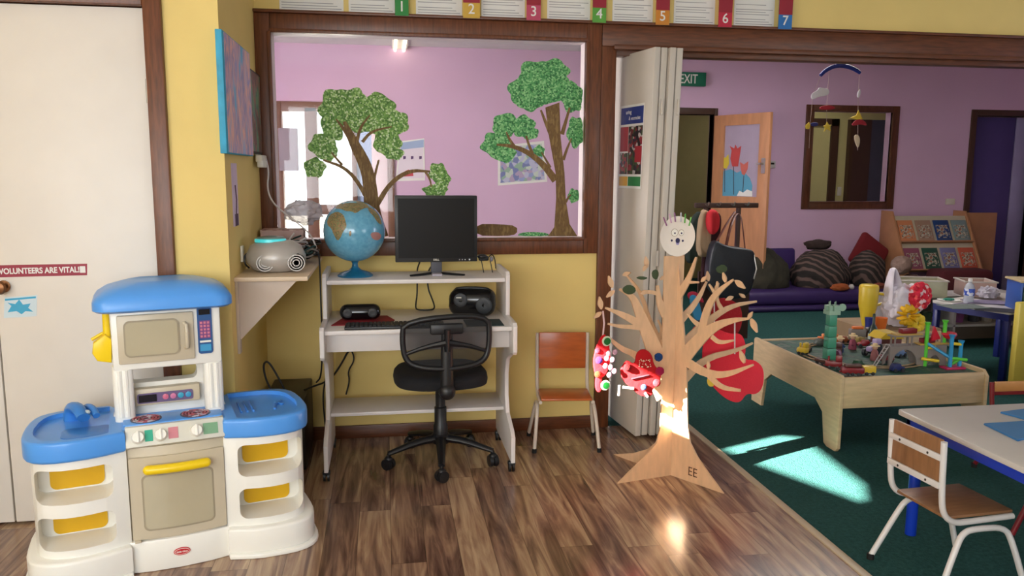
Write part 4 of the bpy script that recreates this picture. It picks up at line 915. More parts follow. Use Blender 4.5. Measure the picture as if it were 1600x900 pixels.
# first board: left half seen in shade, its far right half behind the second board
tr1 = [(1048, 400), (1038, 400), (1036, 480), (1034, 560), (1033, 640), (1031, 670), (1025, 692), (1009, 712), (988, 732), (965, 756), (1048, 744)]
br1 = [([(1040, 492), (1030, 474), (1027, 446)], [16, 12, 4]), ([(1030, 460), (1018, 456), (1006, 456)], [7, 6, 6]),
       ([(1040, 600), (1022, 545), (1008, 512), (998, 486), (988, 462), (968, 452)], [36, 28, 22, 16, 10, 4]),
       ([(1002, 508), (974, 492), (946, 481)], [14, 10, 3]), ([(1004, 512), (990, 511), (968, 510), (950, 506)], [10, 7, 6, 3]),
       ([(1036, 620), (1012, 570), (990, 552), (972, 546), (950, 527)], [26, 18, 10, 9, 4]),
       ([(1060, 548), (1100, 506), (1140, 478), (1182, 471)], [22, 14, 8, 3]), ([(1128, 484), (1120, 470), (1122, 456)], [8, 5, 2]), ([(1060, 505), (1090, 470), (1104, 440)], [14, 9, 3]),
       ([(1062, 600), (1100, 560), (1150, 548), (1176, 536)], [18, 12, 7, 3])]
lv1 = [(1006, 457, 14, 10), (1010, 410, 16, 100), (954, 459, 15, 215), (954, 441, 18, 110), (938, 474, 18, 100), (934, 492, 14, 215), (1036, 434, 12, 30), (1008, 418, 12, 60), (1106, 432, 15, 100), (1120, 448, 12, 60), (1140, 466, 14, 200), (1160, 462, 12, 150)]
tree_panel(U1, tr1, [(.03, 1.046), (.03, .5), (.04, .3), (.06, .12), (.09, 0)], br1, [(x, y, l, 180-a) for x, y, l, a in lv1], 'trunk_board')
# second board: lit near half at the right, far half at the left
tr2 = [(1048, 400), (1060, 400), (1066, 480), (1073, 560), (1074, 620), (1075, 665), (1079, 692), (1090, 714), (1108, 740), (1131, 771), (1048, 743)]
br2 = [([(1062, 566), (1096, 526), (1120, 508), (1146, 500), (1170, 498)], [26, 20, 14, 8, 3]),
       ([(1096, 524), (1102, 492), (1112, 468), (1126, 452), (1146, 437)], [16, 13, 11, 8, 3]), ([(1116, 456), (1108, 444)], [5, 2]), ([(1092, 508), (1084, 502), (1074, 490)], [8, 6, 2]),
       ([(1112, 526), (1124, 536), (1146, 532)], [7, 7, 3]), ([(1056, 468), (1076, 438), (1088, 402)], [16, 10, 3]), ([(1078, 441), (1092, 441)], [5, 3]),
       ([(1068, 562), (1100, 583), (1133, 587), (1177, 570)], [16, 14, 10, 3]), ([(1108, 587), (1127, 606), (1157, 610)], [10, 8, 4]),
       ([(1044, 560), (1022, 516), (1012, 494), (1006, 470), (996, 450), (980, 431)], [14, 11, 9, 8, 6, 3]), ([(1030, 530), (1035, 515), (1028, 500)], [7, 5, 2]), ([(1044, 600), (1036, 560), (1030, 540)], [9, 6, 3])]
lv2 = [(1178, 508, 20, -60), (1172, 493, 12, 60), (1156, 444, 18, -30), (1132, 434, 14, 110), (1100, 436, 13, 45), (1107, 571, 12, 95), (1160, 558, 18, 115), (1121, 444, 8, 100), (979, 428, 16, 20), (1034, 520, 9, 20)]
tree_panel(U2, tr2, [(.015, 1.046), (.02, .55), (.03, .3), (.06, .17), (.14, .09), (.24, .04), (.36, .002), (.30, 0)], br2, lv2, 'trunk_board')
# lettering on the right foot
s, z = onT(1083, 738, U2); nn = Vector((U2.y, -U2.x, 0)) 
if nn.y > 0: nn = -nn
g = MB(); o_ = TC+U2*s+Vector((0, 0, z))+nn*.0050; g.text('EE', .06, PM(o_, U2, (0, 0, 1)), .0004, sx=.9)
lt = obj('burnt_lettering', g, mat('burnt_brown', (96, 60, 40), .6), tree, True); lt['label'] = 'brown letters EE on the right foot'
# paper plate face on the trunk top
pc = TC+Vector((0, -.012, 0)); cc = onY(1058, 369, TC.y-.02); 
t = thing('paper_plate_face', 'white paper plate face with coloured peg hair on top of the plywood tree', 'paper plate face', tuple(cc))
vx = Vector((math.cos(.15), -math.sin(.15), 0)); MP_ = PM(cc, vx, (0, 0, 1)) @ Matrix.Diagonal((1, 1.15, 1, 1))
g = MB(); g.lathe([(.0, -.004), (.05, -.004), (.056, -.002), (.076, .006), (.079, .008), (.079, .006), (.056, -.004), (.05, -.006)], 40, MP_); 
g = MB(); g.lathe([(0, -.001), (.05, -.001), (.057, 0), (.079, .009), (.079, .011), (.057, .003), (.05, .001), (0, .001)], 40, MP_); obj('plate', g, mat('paper_plate_white', (232, 222, 212), .7), t, True)
ink = mat('dark_blue_ink', (36, 32, 76), .6); 
def disc(u, v, r, w, m, name, par, sx=1):
    g = MB(); g.prism([(u+r*sx*math.cos(a), v+r*math.sin(a)) for a in [2*PI*k/20 for k in range(20)]], w, w+.0008, MP_); return obj(name, g, m, par, True)
eyew = mat('eye_white', (240, 236, 225), .6)
for u, r in ((-.012, .014), (.018, .011)):
    disc(u, .014, r+.0015, .0012, mat('eye_outline_tan', (150, 120, 90), .6), 'eye_outline', t); disc(u, .014, r, .002, eyew, 'eye', t); disc(u+.001, .012, .0035, .003, ink, 'pupil', t)
disc(.003, -.017, .010, .0013, ink, 'nose', t); disc(-.024, -.017, .0045, .0013, ink, 'whisker_dot', t); disc(.026, -.018, .0045, .0013, ink, 'whisker_dot', t)
g = MB(); g.prism([(-.006, -.024), (.012, -.024), (.008, -.034), (-.002, -.034)], .0012, .002, MP_); obj('mouth', g, mat('lilac_ink', (150, 140, 190), .6), t, True)
for i, (u, tilt, colr, nm) in enumerate([(-.05, .4, (150, 90, 130), 'mauve'), (-.03, .25, (205, 160, 190), 'pink'), (-.012, .12, (150, 100, 140), 'plum'), (.012, .0, (190, 190, 200), 'grey'), (.03, -.05, (90, 170, 60), 'green'), (.05, -.2, (110, 180, 80), 'light_green')]):
    v0 = math.sqrt(.076**2-u*u)-.01
    g = MB(); g.box(-.003, .003, -.0025, .0025, 0, .042, .001, M=PM(cc, vx, (0, 0, 1)) @ Matrix.Translation((u, v0, .009)) @ Matrix.Rotation(tilt, 4, 'Z') @ Matrix.Rotation(-PI/2, 4, 'X'))
    obj('peg', g, mat('peg_'+nm, colr, .5), t, True)

# felt decorations
def blob2(mb, pix, Y, th, sm=2):
    q = smooth2([(lambda p: (p.x, p.z))(onY(x, y, Y)) for x, y in pix], sm); mb.prism(q, -Y-th/2, -Y+th/2, XZ, bev=th*.35, seg=2); return mb
ribbon = mat('white_ribbon', (236, 228, 228), .6); wool = lambda n, c: mat('wool_'+n, c, 1, bump=.8, bscale=300)
# right: big bright cutouts
Yh = 3.62
t = thing('felt_decoration', 'large bright red felt cutout with rounded lobes hanging at the right of the plywood tree', 'felt decoration', tuple(onY(1145, 560, Yh)))
g = MB(); blob2(g, [(1100, 528), (1118, 512), (1140, 522), (1158, 520), (1166, 540), (1162, 562), (1180, 562), (1194, 576), (1192, 606), (1180, 617), (1166, 614), (1156, 630), (1138, 626), (1118, 610), (1104, 590), (1096, 560)], Yh, .012); obj('felt_body', g, red_felt, t, True)
g = MB(); g.tube([onY(1148, 498, Yh-.012), onY(1148, 520, Yh-.012), onY(1148, 553, Yh-.012)], .0035, 8); obj('ribbon', g, ribbon, t, True)
t = thing('felt_decoration', 'dark red felt heart hanging behind the upper right branches of the plywood tree', 'felt decoration', tuple(onY(1136, 500, 3.72)))
g = MB(); blob2(g, [(1110, 500), (1112, 476), (1126, 464), (1142, 468), (1158, 478), (1160, 506), (1150, 526), (1134, 536), (1116, 522)], 3.72, .014); obj('felt_body', g, mat('deep_red_felt', (160, 20, 30), .9, bump=.3), t, True)
g = MB(); g.tube([onY(1116, 462, 3.7), onY(1116, 504, 3.7)], .0035, 8); obj('ribbon', g, ribbon, t, True)
t = thing('cloth_pouch', 'small blue pouch hanging behind the plywood tree branches', 'pouch', tuple(onY(1082, 480, 3.8)))
g = MB(); blob2(g, [(1076, 462), (1088, 460), (1094, 478), (1098, 498), (1086, 502), (1080, 484)], 3.74, .02); obj('pouch_body', g, mat('cyan_cloth', (50, 140, 190), .8), t, True)
g = MB(); blob2(g, [(1072, 458), (1086, 454), (1098, 466), (1100, 474), (1090, 470), (1078, 470)], 3.76, .014); obj('red_cord', g, mat('crimson_cloth', (170, 30, 60), .8), t, True)
tag(obj('felt_decoration', blob2(MB(), [(1080, 512), (1096, 506), (1104, 524), (1096, 540), (1084, 532)], 3.70, .012), mat('raspberry_felt', (200, 36, 70), .9)), 'small raspberry felt cutout behind the main right limb of the plywood tree', 'felt decoration')
tag(obj('felt_decoration', blob2(MB(), [(1104, 590), (1116, 592), (1116, 604), (1106, 604)], 3.43, .008), mat('yellow_felt', (225, 190, 70), .9)), 'small yellow felt scrap under the lowest right branch of the tree', 'felt decoration')
for i, (pix, lb) in enumerate([([(972, 450), (982, 444), (992, 448), (994, 456), (984, 461), (974, 457)], 'dark green felt leaf at the upper left limb of the plywood tree'), ([(1018, 424), (1026, 420), (1030, 428), (1026, 438), (1019, 434)], 'dark green felt leaf beside the trunk below the paper plate face'), ([(992, 434), (1002, 431), (1014, 434), (1004, 438)], 'narrow dark green felt leaf between the two upper left limbs'), ([(1118, 418), (1130, 412), (1138, 420), (1130, 428), (1120, 426)], 'olive green felt leaf in front of the black handbag')]):
    tag(obj('felt_leaf', blob2(MB(), pix, [3.375, 3.40, 3.375, 3.44][i], .006, 1), mat('dark_green_felt', (62, 76, 50), .9)), lb, 'felt leaf')
# left: decorated hearts
Yl = 3.36
t = thing('felt_decoration', 'red felt cutout with woolly flowers and buttons at the left tip of the plywood tree', 'felt decoration', tuple(onY(944, 560, Yl)))
g = MB(); blob2(g, [(938, 526), (946, 520), (952, 540), (954, 560), (950, 580), (940, 592), (930, 588), (926, 566), (930, 546)], Yl, .02); blob2(g, [(930, 588), (938, 580), (942, 600), (938, 614), (930, 610)], Yl+.004, .018); obj('felt_body', g, mat('rich_red_felt', (196, 10, 24), .95, bump=.3), t, True)
g = MB(); g.tube([onY(942, 486, Yl), onY(944, 505, Yl), onY(942, 524, Yl)], .004, 8); obj('ribbon', g, mat('pink_white_ribbon', (226, 190, 190), .6), t, True)
def pom(px, py, r, col, name, par, Y=Yl-.02, sc=(1, .8, 1)):
    p = onY(px, py, Y); g = MB(); g.blob(p, r, sc, .12, 5, px, 3); return obj('pompom', g, wool(name, col), par, True)
pom(936, 563, .016, (60, 20, 110), 'purple', t); pom(934, 548, .013, (190, 40, 60), 'red', t, Yl-.01); pom(934, 585, .015, (190, 50, 14), 'orange', t, Yl-.012)
for px, py in ((948, 533), (946, 602)):
    p = onY(px, py, Yl-.026); g = MB(); g.lathe([(.021, -.005), (.023, 0), (.021, .004), (.0, .004)], 24, PM(p, (1, .25, 0), (0, 0, 1))); b_ = obj('button', g, mat('cream_button_rim', (214, 220, 190), .5), t, True)
    g = MB(); g.lathe([(.016, .003), (.016, .007), (.0, .008)], 24, PM(p, (1, .25, 0), (0, 0, 1))); obj('button_centre', g, mat('green_button', (14, 104, 34), .5), b_, True)
g = MB()
for k, (px, py) in enumerate([(951, 552), (957, 562), (954, 574), (946, 572), (961, 550), (952, 586), (960, 580), (948, 560)]):
    p = onY(px, py, Yl-.03); g.ball(p, .0115, (1, .5, 1.1), 8)
obj('woolly_flower', g, mat('pale_pink_wool', (196, 150, 164), .9, bump=.3), t, True)
t = thing('felt_decoration', 'red felt character with dark mouth strip, beads and pompoms left of the plywood trunk', 'felt decoration', tuple(onY(1003, 580, Yl)))
g = MB(); blob2(g, [(992, 570), (994, 550), (1006, 544), (1018, 552), (1022, 572), (1034, 580), (1030, 600), (1018, 608), (1020, 618), (1004, 620), (992, 612), (984, 604), (974, 596), (968, 580), (974, 568), (980, 562)], Yl, .02); obj('felt_body', g, mat('scarlet_felt', (176, 8, 16), .95, bump=.3), t, True)
pom(1029, 558, .019, (20, 62, 120), 'navy', t); pom(1031, 580, .020, (170, 12, 70), 'magenta', t); pom(1026, 598, .018, (190, 36, 44), 'coral', t, Yl-.01); pom(1006, 605, .014, (56, 72, 120), 'grey_blue', t); pom(980, 574, .017, (150, 8, 14), 'deep_red', t)
g = MB(); p0, p1 = onY(987, 592, Yl-.014), onY(1014, 586, Yl-.014); g.tube([p0, p1], .006, 8, flat=.6); obj('mouth_strip', g, mat('dark_felt', (60, 30, 40), .9), t, True)
g = MB(); random.seed(5)
for k in range(26): p = onY(1008+random.uniform(-9, 9), 568+random.uniform(-7, 6), Yl-.014); g.ball(p, .0024, n=5)
obj('beads', g, mat('cream_beads', (236, 220, 190), .4), t, True)
g = MB()
for a_, b_ in (((968, 602), (967, 618)), ((973, 605), (990, 607)), ((1008, 614), (1012, 620))): g.tube([onY(*a_, Yl-.014), onY(*b_, Yl-.014)], .006, 8)
obj('white_scrap', g, mat('white_felt_scrap', (196, 180, 176), .8), t, True)
# ------------------------------------------------------------------ train table
tx0, tx1, ty0, ty1 = 2.27, 3.11, 3.64, 4.62
t = thing('train_table', 'pale plywood play table with raised rim on broad tapered legs', 'play table', (2.69, 4.13, 0))
ZT, ZS = .405, .383
edge = mat('pale_ply_edge', (214, 192, 152), .5, var=.06)
g = MB(); g.prism([(ty0, ZT-.012), (ty0+.012, ZT), (ty1-.012, ZT), (ty1, ZT-.012), (ty1, .0), (ty1-.13, 0), (ty1-.16, .17), (ty1-.24, .225), (ty0+.24, .225), (ty0+.16, .17), (ty0+.13, .012), (ty0+.1, .0), (ty0+.02, 0), (ty0, .02)], tx0, tx0+.02, YZ, bev=.003); obj('side_board', g, plywood, t, True)
g = MB(); g.prism([(ty0, ZT-.03), (ty0+.03, ZT), (ty1-.03, ZT), (ty1, ZT-.03), (ty1, .0), (ty1-.13, 0), (ty1-.16, .17), (ty1-.24, .225), (ty0+.24, .225), (ty0+.16, .17), (ty0+.13, .012), (ty0, .0)], tx1-.02, tx1, YZ, bev=.003); obj('side_board', g, plywood, t, True)
g = MB(); g.box(tx0+.02, tx1-.02, ty0+.008, ty0+.026, .23, ZT-.012, .003); obj('end_board', g, plywood, t, True)
g = MB(); g.box(tx0+.02, tx1-.02, ty1-.026, ty1-.008, .23, ZT-.012, .003); obj('end_board', g, plywood, t, True)
g = MB(); g.box(tx0+.02, tx1-.02, ty0+.026, ty1-.026, ZS-.012, ZS); obj('tray_board', g, multi('playmat_print', [(34, 76, 62), (44, 90, 70), (96, 108, 98), (30, 68, 58), (50, 98, 74), (40, 82, 78)], 9, .6, 'noise'), t, True)
def onS(x, y): return onZ(x, y, ZS)
red_toy = mat('dark_red_toy_paint', (128, 34, 40), .35); brown_toy = mat('brown_toy_paint', (86, 52, 44), .4); yel_toy = mat('yellow_toy_plastic', (210, 176, 52), .35)
or_toy = mat('orange_toy_plastic', (220, 110, 40), .4); grn_toy = mat('green_toy_plastic', (66, 140, 104), .4); grey_toy = mat('grey_toy_plastic', (134, 124, 118), .45); dk_toy = mat('charcoal_toy_plastic', (40, 42, 46), .4)
def wheels(par, L_, w, r, n=2, m=None):
    for k in range(n):
        for s in (-1, 1):
            g = MB(Matrix.Translation((-L_/2+L_*(k+.5)/n, s*w/2, r)) @ Matrix.Rotation(PI/2, 4, 'X')); g.lathe([(r*.3, -.003), (r, -.003), (r, .003), (r*.3, .004)], 14); obj('wheel', g, m or dk_toy, par)
# castle tower
c = onS(1282, 598); c.x = max(c.x, tx0+.09); c.y = max(c.y, ty0+.1)
cx, cy = 2.40, 3.98
t = thing('toy_tower', 'tall green toy tower with a pale crenellated crown on the play table', 'toy tower', (cx, cy, ZS))
g = MB(Matrix.Translation((cx, cy, ZS))); g.prism(rrect(-.034, .034, -.034, .034, .006), 0, .03); 
for k in range(4): g.prism([(q[0]*(1-.05*k), q[1]*(1-.05*k)) for q in rrect(-.026, .026, -.026, .026, .004)], .03+k*.062, .03+k*.062+.06, bev=.003)
g.box(-.03, -.024, -.01, .01, .1, .13); o_ = obj('tower_shaft', g, mat('sea_green_toy_plastic', (74, 150, 122), .35), t, True)
g = MB(Matrix.Translation((cx, cy, ZS+.278))); g.prism(rrect(-.034, .034, -.034, .034, .006), 0, .022)
for a in range(8):
    x, y = .03*math.cos(a*PI/4), .03*math.sin(a*PI/4); g.box(x-.008, x+.008, y-.008, y+.008, .02, .048)
for a in range(4): g.tube([(.02*math.cos(a*1.6), .02*math.sin(a*1.6), .02), (.02*math.cos(a*1.6), .02*math.sin(a*1.6), .07)], .0025, 6)
obj('crown', g, mat('pale_green_toy_plastic', (150, 182, 160), .4), t, True)
g = MB(); g.lathe([(.014, 0), (.02, .0), (.02, .01), (.014, .01)], 16, Matrix.Translation((cx+.045, cy-.02, ZS+.318)) @ Matrix.Rotation(PI/2, 4, 'X')); obj('ring', g, MATS['pale_green_toy_plastic'], t, True)
def carriage(name, label, px, py, m, rz, L_=.085, h=.03, cab=False, group=None, load=None):
    p = onS(px, py); p.x = min(max(p.x, tx0+.07), tx1-.07); p.y = min(max(p.y, ty0+.06), ty1-.07)
    t = thing(name, label, 'toy train', (p.x, p.y, ZS+.008), rz, group)
    g = MB(); g.box(-L_/2, L_/2, -.02, .02, .012, .012+h, .005); g.box(-L_/2-.008, -L_/2, -.004, .004, .014, .02)
    if cab: g.box(L_*.1, L_*.48, -.019, .019, .012+h, .012+h*2, .004); g.tube([(-L_*.3, 0, .012+h), (-L_*.3, 0, .012+h*1.8)], .006, 10)
    obj('body', g, m, t)
    wheels(t, L_*.95, .04, .009)
    if load: g = MB(); g.box(-L_*.35, L_*.35, -.014, .014, .012+h, .03+h, .006); obj('load', g, load, t)
    return t
az = math.radians(-32)
tr_y = .0
carriage('toy_train', 'dark red toy locomotive at the left end of the train on the play table', 1302, 578, red_toy, az, cab=True)
carriage('toy_train', 'long dark red toy wagon in the middle of the train on the play table', 1334, 590, red_toy, az*.5, L_=.11, load=brown_toy)
carriage('toy_train', 'dark red toy wagon with brown load coupled ahead of the yellow one', 1362, 600, mat('maroon_toy_paint', (112, 38, 42), .4), az*.3, load=brown_toy)
carriage('toy_train', 'yellow toy wagon at the right end of the train near the table edge', 1392, 603, yel_toy, az*.2, L_=.07, h=.036)
carriage('toy_train', 'brown toy locomotive behind the green tower base', 1303, 556, brown_toy, az, cab=True)
carriage('toy_train', 'dark red toy wagon standing under the grey bridge', 1385, 568, red_toy, 0.1, L_=.07)
carriage('toy_train', 'small dark wagon by the left rim of the play table', 1258, 572, brown_toy, math.radians(-60), L_=.07, h=.018)
carriage('toy_car', 'yellow toy loader by the left rim of the play table', 1254, 556, yel_toy, math.radians(-60), L_=.055, h=.03, cab=True)
carriage('toy_truck', 'long orange toy wagon right of the green tower', 1296, 540, or_toy, math.radians(-12), L_=.14, h=.035, load=mat('pale_orange_load', (226, 140, 80), .5))
carriage('toy_truck', 'grey toy crane truck with an orange crate on top', 1308, 520, grey_toy, math.radians(-10), L_=.1, h=.05, load=or_toy)
carriage('toy_truck', 'small brown and grey toy truck behind the figures', 1332, 522, brown_toy, .2, L_=.07, h=.04, load=grey_toy)
# tractor with a big wheel
p = Vector((2.76, 4.12, ZS)); t = thing('toy_tractor', 'lilac toy tractor with a big dark wheel in the middle of the play table', 'toy tractor', tuple(p), math.radians(20))
g = MB(); g.box(-.05, .05, -.018, .018, .03, .06, .008); g.box(.0, .045, -.018, .018, .06, .1, .008); obj('body', g, mat('lilac_toy_plastic', (170, 150, 190), .4), t)
for x, r in ((.03, .036), (-.035, .022)):
    for s in (-1, 1):
        g = MB(Matrix.Translation((x, s*.03, r)) @ Matrix.Rotation(PI/2, 4, 'X')); g.lathe([(r*.4, -.008), (r, -.008), (r*1.0, .008), (r*.4, .01)], 20); w_ = obj('wheel', g, dk_toy, t)
        g = MB(Matrix.Translation((x, s*.03, r)) @ Matrix.Rotation(PI/2, 4, 'X')); g.lathe([(r*.38, -.011), (r*.38, .011)], 14); obj('hub', g, grey_toy, w_)
# figures
for i, (x, y, col, lb) in enumerate([(2.62, 4.24, (30, 60, 110), 'toy figure with cream hat and dark blue coat on the play table'), (2.74, 4.30, (140, 60, 80), 'toy figure with cream hat and plum coat on the play table'), (2.70, 4.02, (150, 90, 90), 'toy figure with rose coat leaning beside the tractor')]):
    t = thing('toy_figure', lb, 'toy figure', (x, y, ZS), i*.6)
    g = MB(); g.lathe([(.022, 0), (.024, .01), (.018, .05), (.01, .062)], 16); g.tube([(-.012, 0, .05), (-.028, -.01, .03)], .006, 8); g.tube([(.012, 0, .05), (.028, -.01, .03)], .006, 8); obj('coat', g, mat('toy_coat_%s' % 'abc'[i], col, .6), t)
    g = MB(); g.ball((0, 0, .075), .015, n=8); obj('head', g, mat('toy_skin', (214, 166, 136), .5), t)
    g = MB(); g.lathe([(.026, .082), (.026, .085), (.014, .087), (.012, .098), (.0, .1)], 16); obj('hat', g, mat('cream_hat', (222, 196, 150), .6), t)
# grey viaduct with ramp and platforms
t = thing('toy_bridge', 'grey arched toy viaduct with ramp, pillars and yellow platforms on the play table', 'toy bridge', (2.86, 3.86, ZS))
bx0, bx1, by = 2.66, 3.02, 3.87
arc = [(bx0+.02+.0, 0)]+[(bx0+.11+.075*math.cos(a), .01+.085*math.sin(a)) for a in [PI-PI*k/14 for k in range(15)]]+[(bx0+.21, 0), (bx0+.24, 0)]+[(bx0+.29+.035*math.cos(a), .0+.06*math.sin(a)) for a in [PI-PI*k/8 for k in range(1, 9)]]+[(bx1, 0), (bx1, .115), (bx0+.02, .115)]
arc[0] = (bx0+.02, 0)
g = MB(Matrix.Translation((0, 0, ZS))); g.prism(arc, -by-.0, -by+.012, XZ); g.prism(arc, -by-.055, -by-.043, XZ); obj('arched_side', g, grey_toy, t, True, angle=30)
g = MB(); g.box(bx0+.02, bx1, by, by+.045, ZS+.10, ZS+.115); obj('deck', g, mat('grey_toy_deck', (112, 104, 100), .5), t, True)
g = MB()
for k in range(2): g.tube([(bx0+.03, by+.008+k*.03, ZS+.118), (bx0-.1, by-.06+k*.02, ZS+.01)], .0035, 6)
for k in range(6): q = k/6; g.tube([(bx0+.03-.13*q, by+.008-.068*q, ZS+.118-.108*q), (bx0+.03-.13*q, by+.038-.078*q, ZS+.118-.108*q)], .0025, 6)
obj('ramp', g, mat('pale_grey_toy', (168, 162, 160), .4), t, True)
g = MB()
for x in (bx0+.06, bx0+.16, bx0+.26, bx0+.34):
    for y in (by+.008, by+.042): g.tube([(x, y, ZS+.115), (x, y, ZS+.165)], .005, 8)
g.box(bx0+.04, bx0+.30, by, by+.05, ZS+.162, ZS+.17); obj('pillar', g, grey_toy, t, True)
g = MB(); g.box(bx0+.2, bx1+.02, by-.01, by+.04, ZS+.116, ZS+.124); g.box(bx0+.06, bx0+.22, by+.0, by+.05, ZS+.1705, ZS+.178); obj('platform', g, mat('tan_yellow_toy', (196, 160, 84), .5), t, True)
g = MB(); g.box(bx0+.10, bx0+.19, by+.008, by+.045, ZS+.1785, ZS+.205, .004); g.box(bx0+.22, bx0+.3, by+.002, by+.035, ZS+.125, ZS+.15, .004); obj('red_block', g, red_toy, t, True)
# stacked yellow and dark red toys behind the bridge
t = thing('toy_house', 'small dark red toy house with a yellow roof behind the bridge', 'toy house', (2.92, 4.25, ZS))
g = MB(); g.box(2.85, 2.99, 4.2, 4.3, ZS, ZS+.08, .004); obj('house_wall', g, mat('brown_red_toy', (110, 56, 50), .5), t, True)
g = MB(); g.prism([(2.84, ZS+.08), (3.0, ZS+.08), (2.96, ZS+.115), (2.88, ZS+.115)], -4.31, -4.19, XZ); obj('roof', g, yel_toy, t, True)
# marble run
t = thing('marble_run', 'green, blue and yellow toy marble run standing at the right end of the play table', 'marble run', (3.0, 3.78, ZS))
cm = {'lime': mat('lime_toy_plastic', (90, 200, 60), .3), 'sky': mat('sky_blue_toy_plastic', (50, 150, 205), .3), 'yel': mat('bright_yellow_toy_plastic', (232, 200, 40), .3), 'mag': mat('magenta_toy_plastic', (190, 40, 90), .35), 'red': mat('bright_red_toy_plastic', (205, 30, 50), .35)}
mx, my = 2.985, 3.80
for (x, y, z0_, z1_, c_) in [(-.09, .06, .0, .235, 'lime'), (-.0, -.02, .0, .18, 'sky'), (.065, -.01, .0, .145, 'sky'), (.03, .08, .06, .24, 'lime')]:
    if z0_ > 0: z0_ = 0
    g = MB(); g.tube([(mx+x, my+y, ZS+z0_), (mx+x, my+y, ZS+z1_)], .0105, 12); g.lathe([(.013, 0), (.017, .012)], 12, Matrix.Translation((mx+x, my+y, ZS+z1_-.004))); obj('upright_tube', g, cm[c_], t, True)
for a_, b_, c_ in [((-.09, .06, .13), (.0, -.02, .06), 'sky'), ((.0, -.02, .06), (.09, -.03, .05), 'lime'), ((.065, -.01, .05), (.0, .0, .01), 'lime'), ((-.09, .06, .10), (-.04, .05, .105), 'yel'), ((.0, -.02, .14), (.07, -.01, .13), 'yel'), ((-.12, .05, .045), (-.05, .0, .04), 'yel')]:
    g = MB(); g.tube([tuple(Vector((mx, my, ZS))+Vector(a_)), tuple(Vector((mx, my, ZS))+Vector(b_))], .0085, 10); obj('chute', g, cm[c_], t, True)
g = MB(); g.box(mx-.035, mx+.08, my-.045, my+.02, ZS, ZS+.012, .004); obj('base', g, cm['mag'], t, True)
g = MB(); g.prism([(mx-.06, ZS+.14), (mx-.01, ZS+.15), (mx-.05, ZS+.22)], -my-.07, -my-.055, XZ); g.lathe([(.03, 0), (.04, .02), (.035, .03)], 14, Matrix.Translation((mx+.055, my+.075, ZS+.15))); obj('funnel', g, cm['red'], t, True)
# more small things crowding the tray
random.seed(21)
extra = [('dark green toy lorry', 'toy_car', (30, 80, 50), 2.50, 3.86, .5), ('plum toy car', 'toy_car', (110, 50, 80), 2.52, 4.12, 2.1), ('navy toy car', 'toy_car', (34, 44, 96), 2.66, 3.76, .1), ('tan toy lorry', 'toy_car', (170, 130, 80), 2.44, 4.28, .9), ('crimson toy car', 'toy_car', (150, 30, 40), 2.84, 4.34, 2.7), ('charcoal toy lorry', 'toy_car', (50, 50, 54), 2.60, 4.30, 1.4), ('pale blue toy car', 'toy_car', (110, 140, 180), 2.90, 4.08, .4), ('rust toy car', 'toy_car', (150, 80, 44), 2.78, 4.46, .2)]
where = ['near the front left rim', 'behind the tower', 'by the front rim left of the bridge', 'far behind the tower', 'beside the toy house', 'behind the hatted figures', 'behind the bridge', 'by the far rim']
for (nm, kn, cl, x, y, rz), wh in zip(extra, where):
    t = thing(kn, '%s %s of the play table' % (nm, wh) if 'rim' in wh and 'bridge' not in wh else '%s %s on the play table' % (nm, wh), 'toy car', (x, y, ZS), rz)
    g = MB(); g.prism([(-.036, .01), (.036, .01), (.038, .026), (.02, .03), (.01, .046), (-.024, .046), (-.034, .03)], -.016, .016, XZ, bev=.003); obj('body', g, mat('paint_'+nm.replace(' ', '_'), cl, .35), t)
    for xx in (-.022, .022):
        for s_ in (-1, 1): obj('wheel', MB(Matrix.Translation((xx, s_*.017, .011)) @ Matrix.Rotation(PI/2, 4, 'X')).lathe([(.004, -.003), (.011, -.003), (.011, .003), (.004, .004)], 14), dk_toy, t)
# wooden track
g = MB(); 
for r_ in (.31, .35): g.tube([(2.70+r_*math.cos(a), 4.15+.95*r_*math.sin(a), ZS+.006) for a in [2*PI*k/40 for k in range(41)]], .007, 8, flat=.5)
tag(obj('toy_track', g, mat('toy_track_wood', (170, 142, 110), .5)), 'loop of toy railway track laid on the play table', 'toy track')
# things crowded at the far edge
t = thing('toy_bottle', 'small dark green bottle shaped toy at the far side of the play table', 'toy', (3.0, 4.5, ZS))
g = MB(Matrix.Translation((3.0, 4.5, ZS))); g.lathe([(.026, 0), (.028, .06), (.022, .09), (.009, .11), (.008, .17), (.003, .175)], 20); obj('bottle_body', g, mat('bottle_green_plastic', (24, 46, 36), .3), t, True)
g = MB(Matrix.Translation((3.0, 4.5, ZS))); g.lathe([(.0287, .015), (.0287, .05)], 20); obj('label_band', g, mat('pale_bottle_label', (180, 190, 180), .6), t, True)
for i, (x, y, r, col, lb) in enumerate([(2.60, 4.42, .03, (90, 96, 90), 'grey green toy boulder at the far side of the play table'), (2.70, 4.46, .034, (120, 70, 66), 'brown red toy boulder at the far side of the play table'), (2.86, 4.42, .03, (140, 120, 60), 'mustard toy boulder near the small toy house')]):
    g = MB(); g.blob((x, y, ZS+r*.8), r, (1.2, 1, .85), .25, 2, i); g.v = [Vector((v.x, v.y, max(v.z, ZS))) for v in g.v]; tag(obj('toy_boulder', g, mat('toy_boulder_%s' % 'abc'[i], col, .6)), lb, 'toy')
